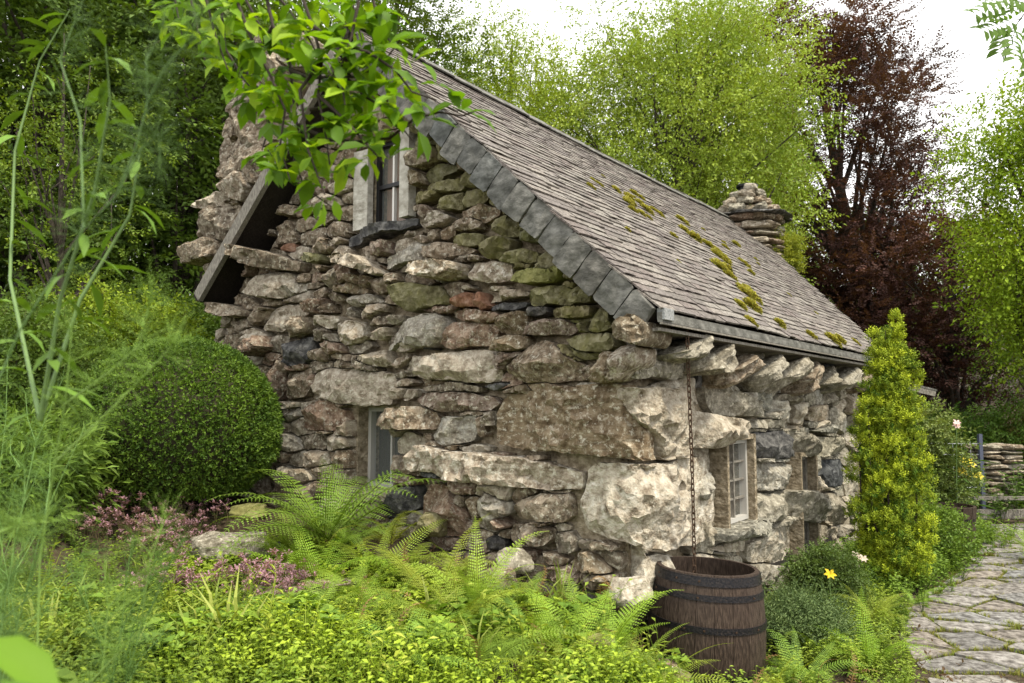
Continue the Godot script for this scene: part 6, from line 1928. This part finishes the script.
	tree("hazel_tree", "green tree with low branches beyond the dry stone pillar", 12.2, 17.0, 5.0, .16, 3.2, Vector3(1.4, 1.7, 1.5), 20, .7, 96, airy, Color(.08, .16, .02), Color(.2, .3, .03), 18, "", Vector3(0, 0, 0), .1, 1.15)
	# wood beside the gable
	var d0 := Color(.065, .12, .022); var d1 := Color(.13, .21, .034)
	var wood := [[-5.6, 12.5, 9, 5.4, 2.2, 3.6, "green woodland tree beside the gable's stone coping"], [-7.4, 11.5, 9, 5.2, 2.3, 3.8, "woodland tree behind the pale green flowering shrub"], [-9.6, 12.5, 9, 5.2, 2.5, 4.0, "woodland tree at the outer edge of the wood"], [-6.4, 16, 11, 6.6, 2.6, 4.8, "tall woodland tree filling the gap beside the apex"], [-10.0, 17, 11, 6.6, 2.8, 5.0, "tall woodland tree deep inside the wood"], [-4.6, 18.5, 11, 7.2, 2.4, 4.2, "woodland tree showing past the gable's apex"]]
	for k in wood.size():
		var w: Array = wood[k]
		tree("woodland_tree", w[6], w[0], w[1], w[2], .17, w[3], Vector3(w[4], w[5], w[4]), 30, .95, 95, broad, d0, d1, 30 + k, "trees of the wood", Vector3(.2, 0, 0), .1, 1.35)
	tree("sapling", "lighter green sapling in front of the wood", -5.0, 8.6, 5.2, .06, 3.7, Vector3(.9, 1.3, .8), 16, .5, 88, small, Color(.07, .13, .02), Color(.22, .32, .03), 41, "", Vector3(-.3, 0, 0), .1, 1.0)
	# far wood that closes the view
	var xf2 := []
	var col2 := PackedColorArray()
	for k in 9000:
		var x := rng.randf_range(-26, 40)
		var d := rng.randf_range(27, 36)
		var y := rng.randf() * (6.0 + 2.5 * n_coarse.get_noise_2d(x * 4.0, 5)) + 1.0
		xf2.append(Transform3D(aim(Vector3(rng.randfn(), rng.randfn() + .5, rng.randfn() + 1), rng.randf() * TAU, rng.randf_range(2.0, 3.4)), ground_at(x, d, y)))
		col2.append(mix_color(Color(.09, .16, .03), Color(.19, .28, .045), clampf(.5 + .6 * n_coarse.get_noise_2d(x * 8.0, y * 10.0) + rng.randf_range(-.2, .2), 0, 1)))
	tag(scatter("distant_wood", broad, M.leaf, xf2, col2, self), "far green wood closing the view behind everything", "woodland", "", "stuff")

# ------------------------------------------------------------------ things by the gate
func build_gate():
	var rng := rng_of(95)
	var t := thing("dry_stone_pillar", ground_at(7.651, 12.200), "rough dry stone pillar of thin flat stones beside the rail", "pillar")
	var y := 0.0
	var k := 0
	while y < .98:
		var h := rng.randf_range(.06, .1)
		for q in 4:
			k += 1
			put("stone", boulder(.34, h, .34, 3000 + k, .12, 4, 5.0), M[["k", "g", "l"][k % 3]][k % 3], t, Transform3D(Basis(Vector3.UP, rng.randf_range(-.3, .3)), Vector3([-.16, .16, -.16, .16][q] + rng.randf_range(-.03, .03), y + h / 2, [-.16, -.16, .16, .16][q])))
		y += h * .94
	t = thing("rail_fence", ground_at(6.427, 10.950), "low weathered timber rails across the end of the path", "fence")
	for r in [[.48, .05, .05], [.26, .12, .09]]:
		put("rail", box_mesh(Vector3(2.5, r[1], r[2])), M.timber, t, Transform3D(Basis(), Vector3(.0, r[0] - .12, 0)))
	for x in [-1.2, .0, 1.2]: put("post", box_mesh(Vector3(.08, .6, .08)), M.timber, t, Transform3D(Basis(), Vector3(x, .12, -.075)))
	t = thing("wire_gate", ground_at(6.486, 11.300), "thin dark metal gate with fine wires behind the climbing rose", "gate")
	for x in [-.38, .42]: put("post", box_mesh(Vector3(.05, 1.3, .05)), M.bluegrey, t, Transform3D(Basis(), Vector3(x, .6, 0)))
	for j in 7:
		var b := MB.new()
		b.tube(PackedVector3Array([Vector3(-.36, .15 + .16 * j, 0), Vector3(.40, .15 + .16 * j, 0)]), [.006, .006], 4)
		put("wire", b.done(), M.lead, t)
	for j in 5:
		var b := MB.new()
		b.tube(PackedVector3Array([Vector3(-.25 + .13 * j, .1, .008), Vector3(-.25 + .13 * j, 1.15, .008)]), [.004, .004], 4)
		put("wire", b.done(), M.lead, t)
	t = thing("wooden_tub", ground_at(5.089, 9.000), "dark wooden planter tub half hidden behind border plants", "planter")
	for q in 14:
		var an := TAU * q / 14
		put("stave", box_mesh(Vector3(.115, .5, .03)), M.stave, t, Transform3D(Basis(Vector3.UP, PI / 2 - an) * Basis(Vector3.RIGHT, .08), Vector3(cos(an) * .25, .25, sin(an) * .25)))
	var b := MB.new()
	b.tube(PackedVector3Array([Vector3(0, .33, 0), Vector3(0, .37, 0)]), [.275, .28], 20)
	put("hoop", b.done(), M.hoop, t)
	b = MB.new()
	b.tube(PackedVector3Array([Vector3(0, .02, 0), Vector3(0, .46, 0)]), [.2, .235], 14)
	put("soil", b.done(), M.soil, t)
	# corner of a porch roof further along the wall
	t = thing("porch_roof", Vector3(5.434, 1.848, -9.900), "grey slate corner of a low porch roof behind golden yew", "roof")
	for q in 5:
		put("slate", box_mesh(Vector3(.5, .02, .26)), M.verge, t, Transform3D(Basis(Vector3.BACK, -.24), Vector3(-.22 - .02 * q, .08 + .015 * q, -.25 * q)))
	put("fascia", box_mesh(Vector3(.46, .07, .03)), M.timber, t, Transform3D(Basis(Vector3.BACK, -.24), Vector3(-.22, .03, .11)))
	put("post", box_mesh(Vector3(.09, 2.0, .09)), M.timber, t, Transform3D(Basis(), Vector3(-.3, -.95, -.2)))

func _ready():
	for n in [[n_coarse, 3, .06], [n_fine, 4, .05], [n_cell, 5, .06], [n_land, 6, .02]]:
		n[0].seed = n[1]
		n[0].frequency = n[2]
		n[0].noise_type = FastNoiseLite.TYPE_SIMPLEX_SMOOTH
	n_cell.noise_type = FastNoiseLite.TYPE_CELLULAR
	n_cell.cellular_return_type = FastNoiseLite.RETURN_DISTANCE2_SUB
	n_cell.frequency = .12
	n_step.seed = 8
	n_step.noise_type = FastNoiseLite.TYPE_CELLULAR
	n_step.cellular_return_type = FastNoiseLite.RETURN_CELL_VALUE
	n_step.frequency = 1.0
	# camera
	var cam := Camera3D.new()
	cam.name = "camera"
	var lens := CameraAttributesPhysical.new()
	lens.frustum_focal_length = 26.71
	lens.frustum_focus_distance = 5.6
	lens.frustum_near = .05
	lens.frustum_far = 900.0
	lens.exposure_aperture = 3.4
	cam.attributes = lens
	cam.fov = 48.39
	cam.far = 900.0
	add_child(cam)
	cam.position = Vector3(0, EYE, 0)
	cam.rotation_degrees = Vector3(4.776, 0, 0)
	cam.current = true
	# bright overcast sky
	var env := Environment.new()
	var sm := ProceduralSkyMaterial.new()
	sm.sky_top_color = Color(.95, .95, .95)
	sm.sky_horizon_color = Color(.98, .97, .95)
	sm.ground_bottom_color = Color(.25, .26, .2)
	sm.ground_horizon_color = Color(.5, .52, .45)
	var sky := Sky.new()
	sky.sky_material = sm
	env.background_mode = Environment.BG_SKY
	env.sky = sky
	env.tonemap_mode = Environment.TONE_MAPPER_LINEAR
	env.tonemap_exposure = 3.25
	env.background_energy_multiplier = .72
	env.sdfgi_enabled = true
	env.ssao_enabled = true
	env.ssil_enabled = true
	var we := WorldEnvironment.new()
	we.name = "world"
	we.environment = env
	add_child(we)
	var sun := DirectionalLight3D.new()
	sun.name = "sun"
	sun.light_energy = .5
	sun.light_angular_distance = 10.0
	sun.light_color = Color(1, .96, .88)
	sun.shadow_enabled = true
	add_child(sun)
	sun.look_at_from_position(Vector3(.34, .90, .36) * 20, Vector3.ZERO)
	make_materials()
	M.stem = plain(lin(.12, .2, .06), .5)
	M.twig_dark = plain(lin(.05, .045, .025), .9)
	M.bluegrey = plain(lin(.07, .08, .12), .6)
	var t0 := Time.get_ticks_msec()
	build_land()
	build_house()
	print("house ", Time.get_ticks_msec() - t0)
	build_path()
	build_loose()
	build_barrel()
	build_gate()
	build_garden()
	print("tris ", tris, " all ", Time.get_ticks_msec() - t0)
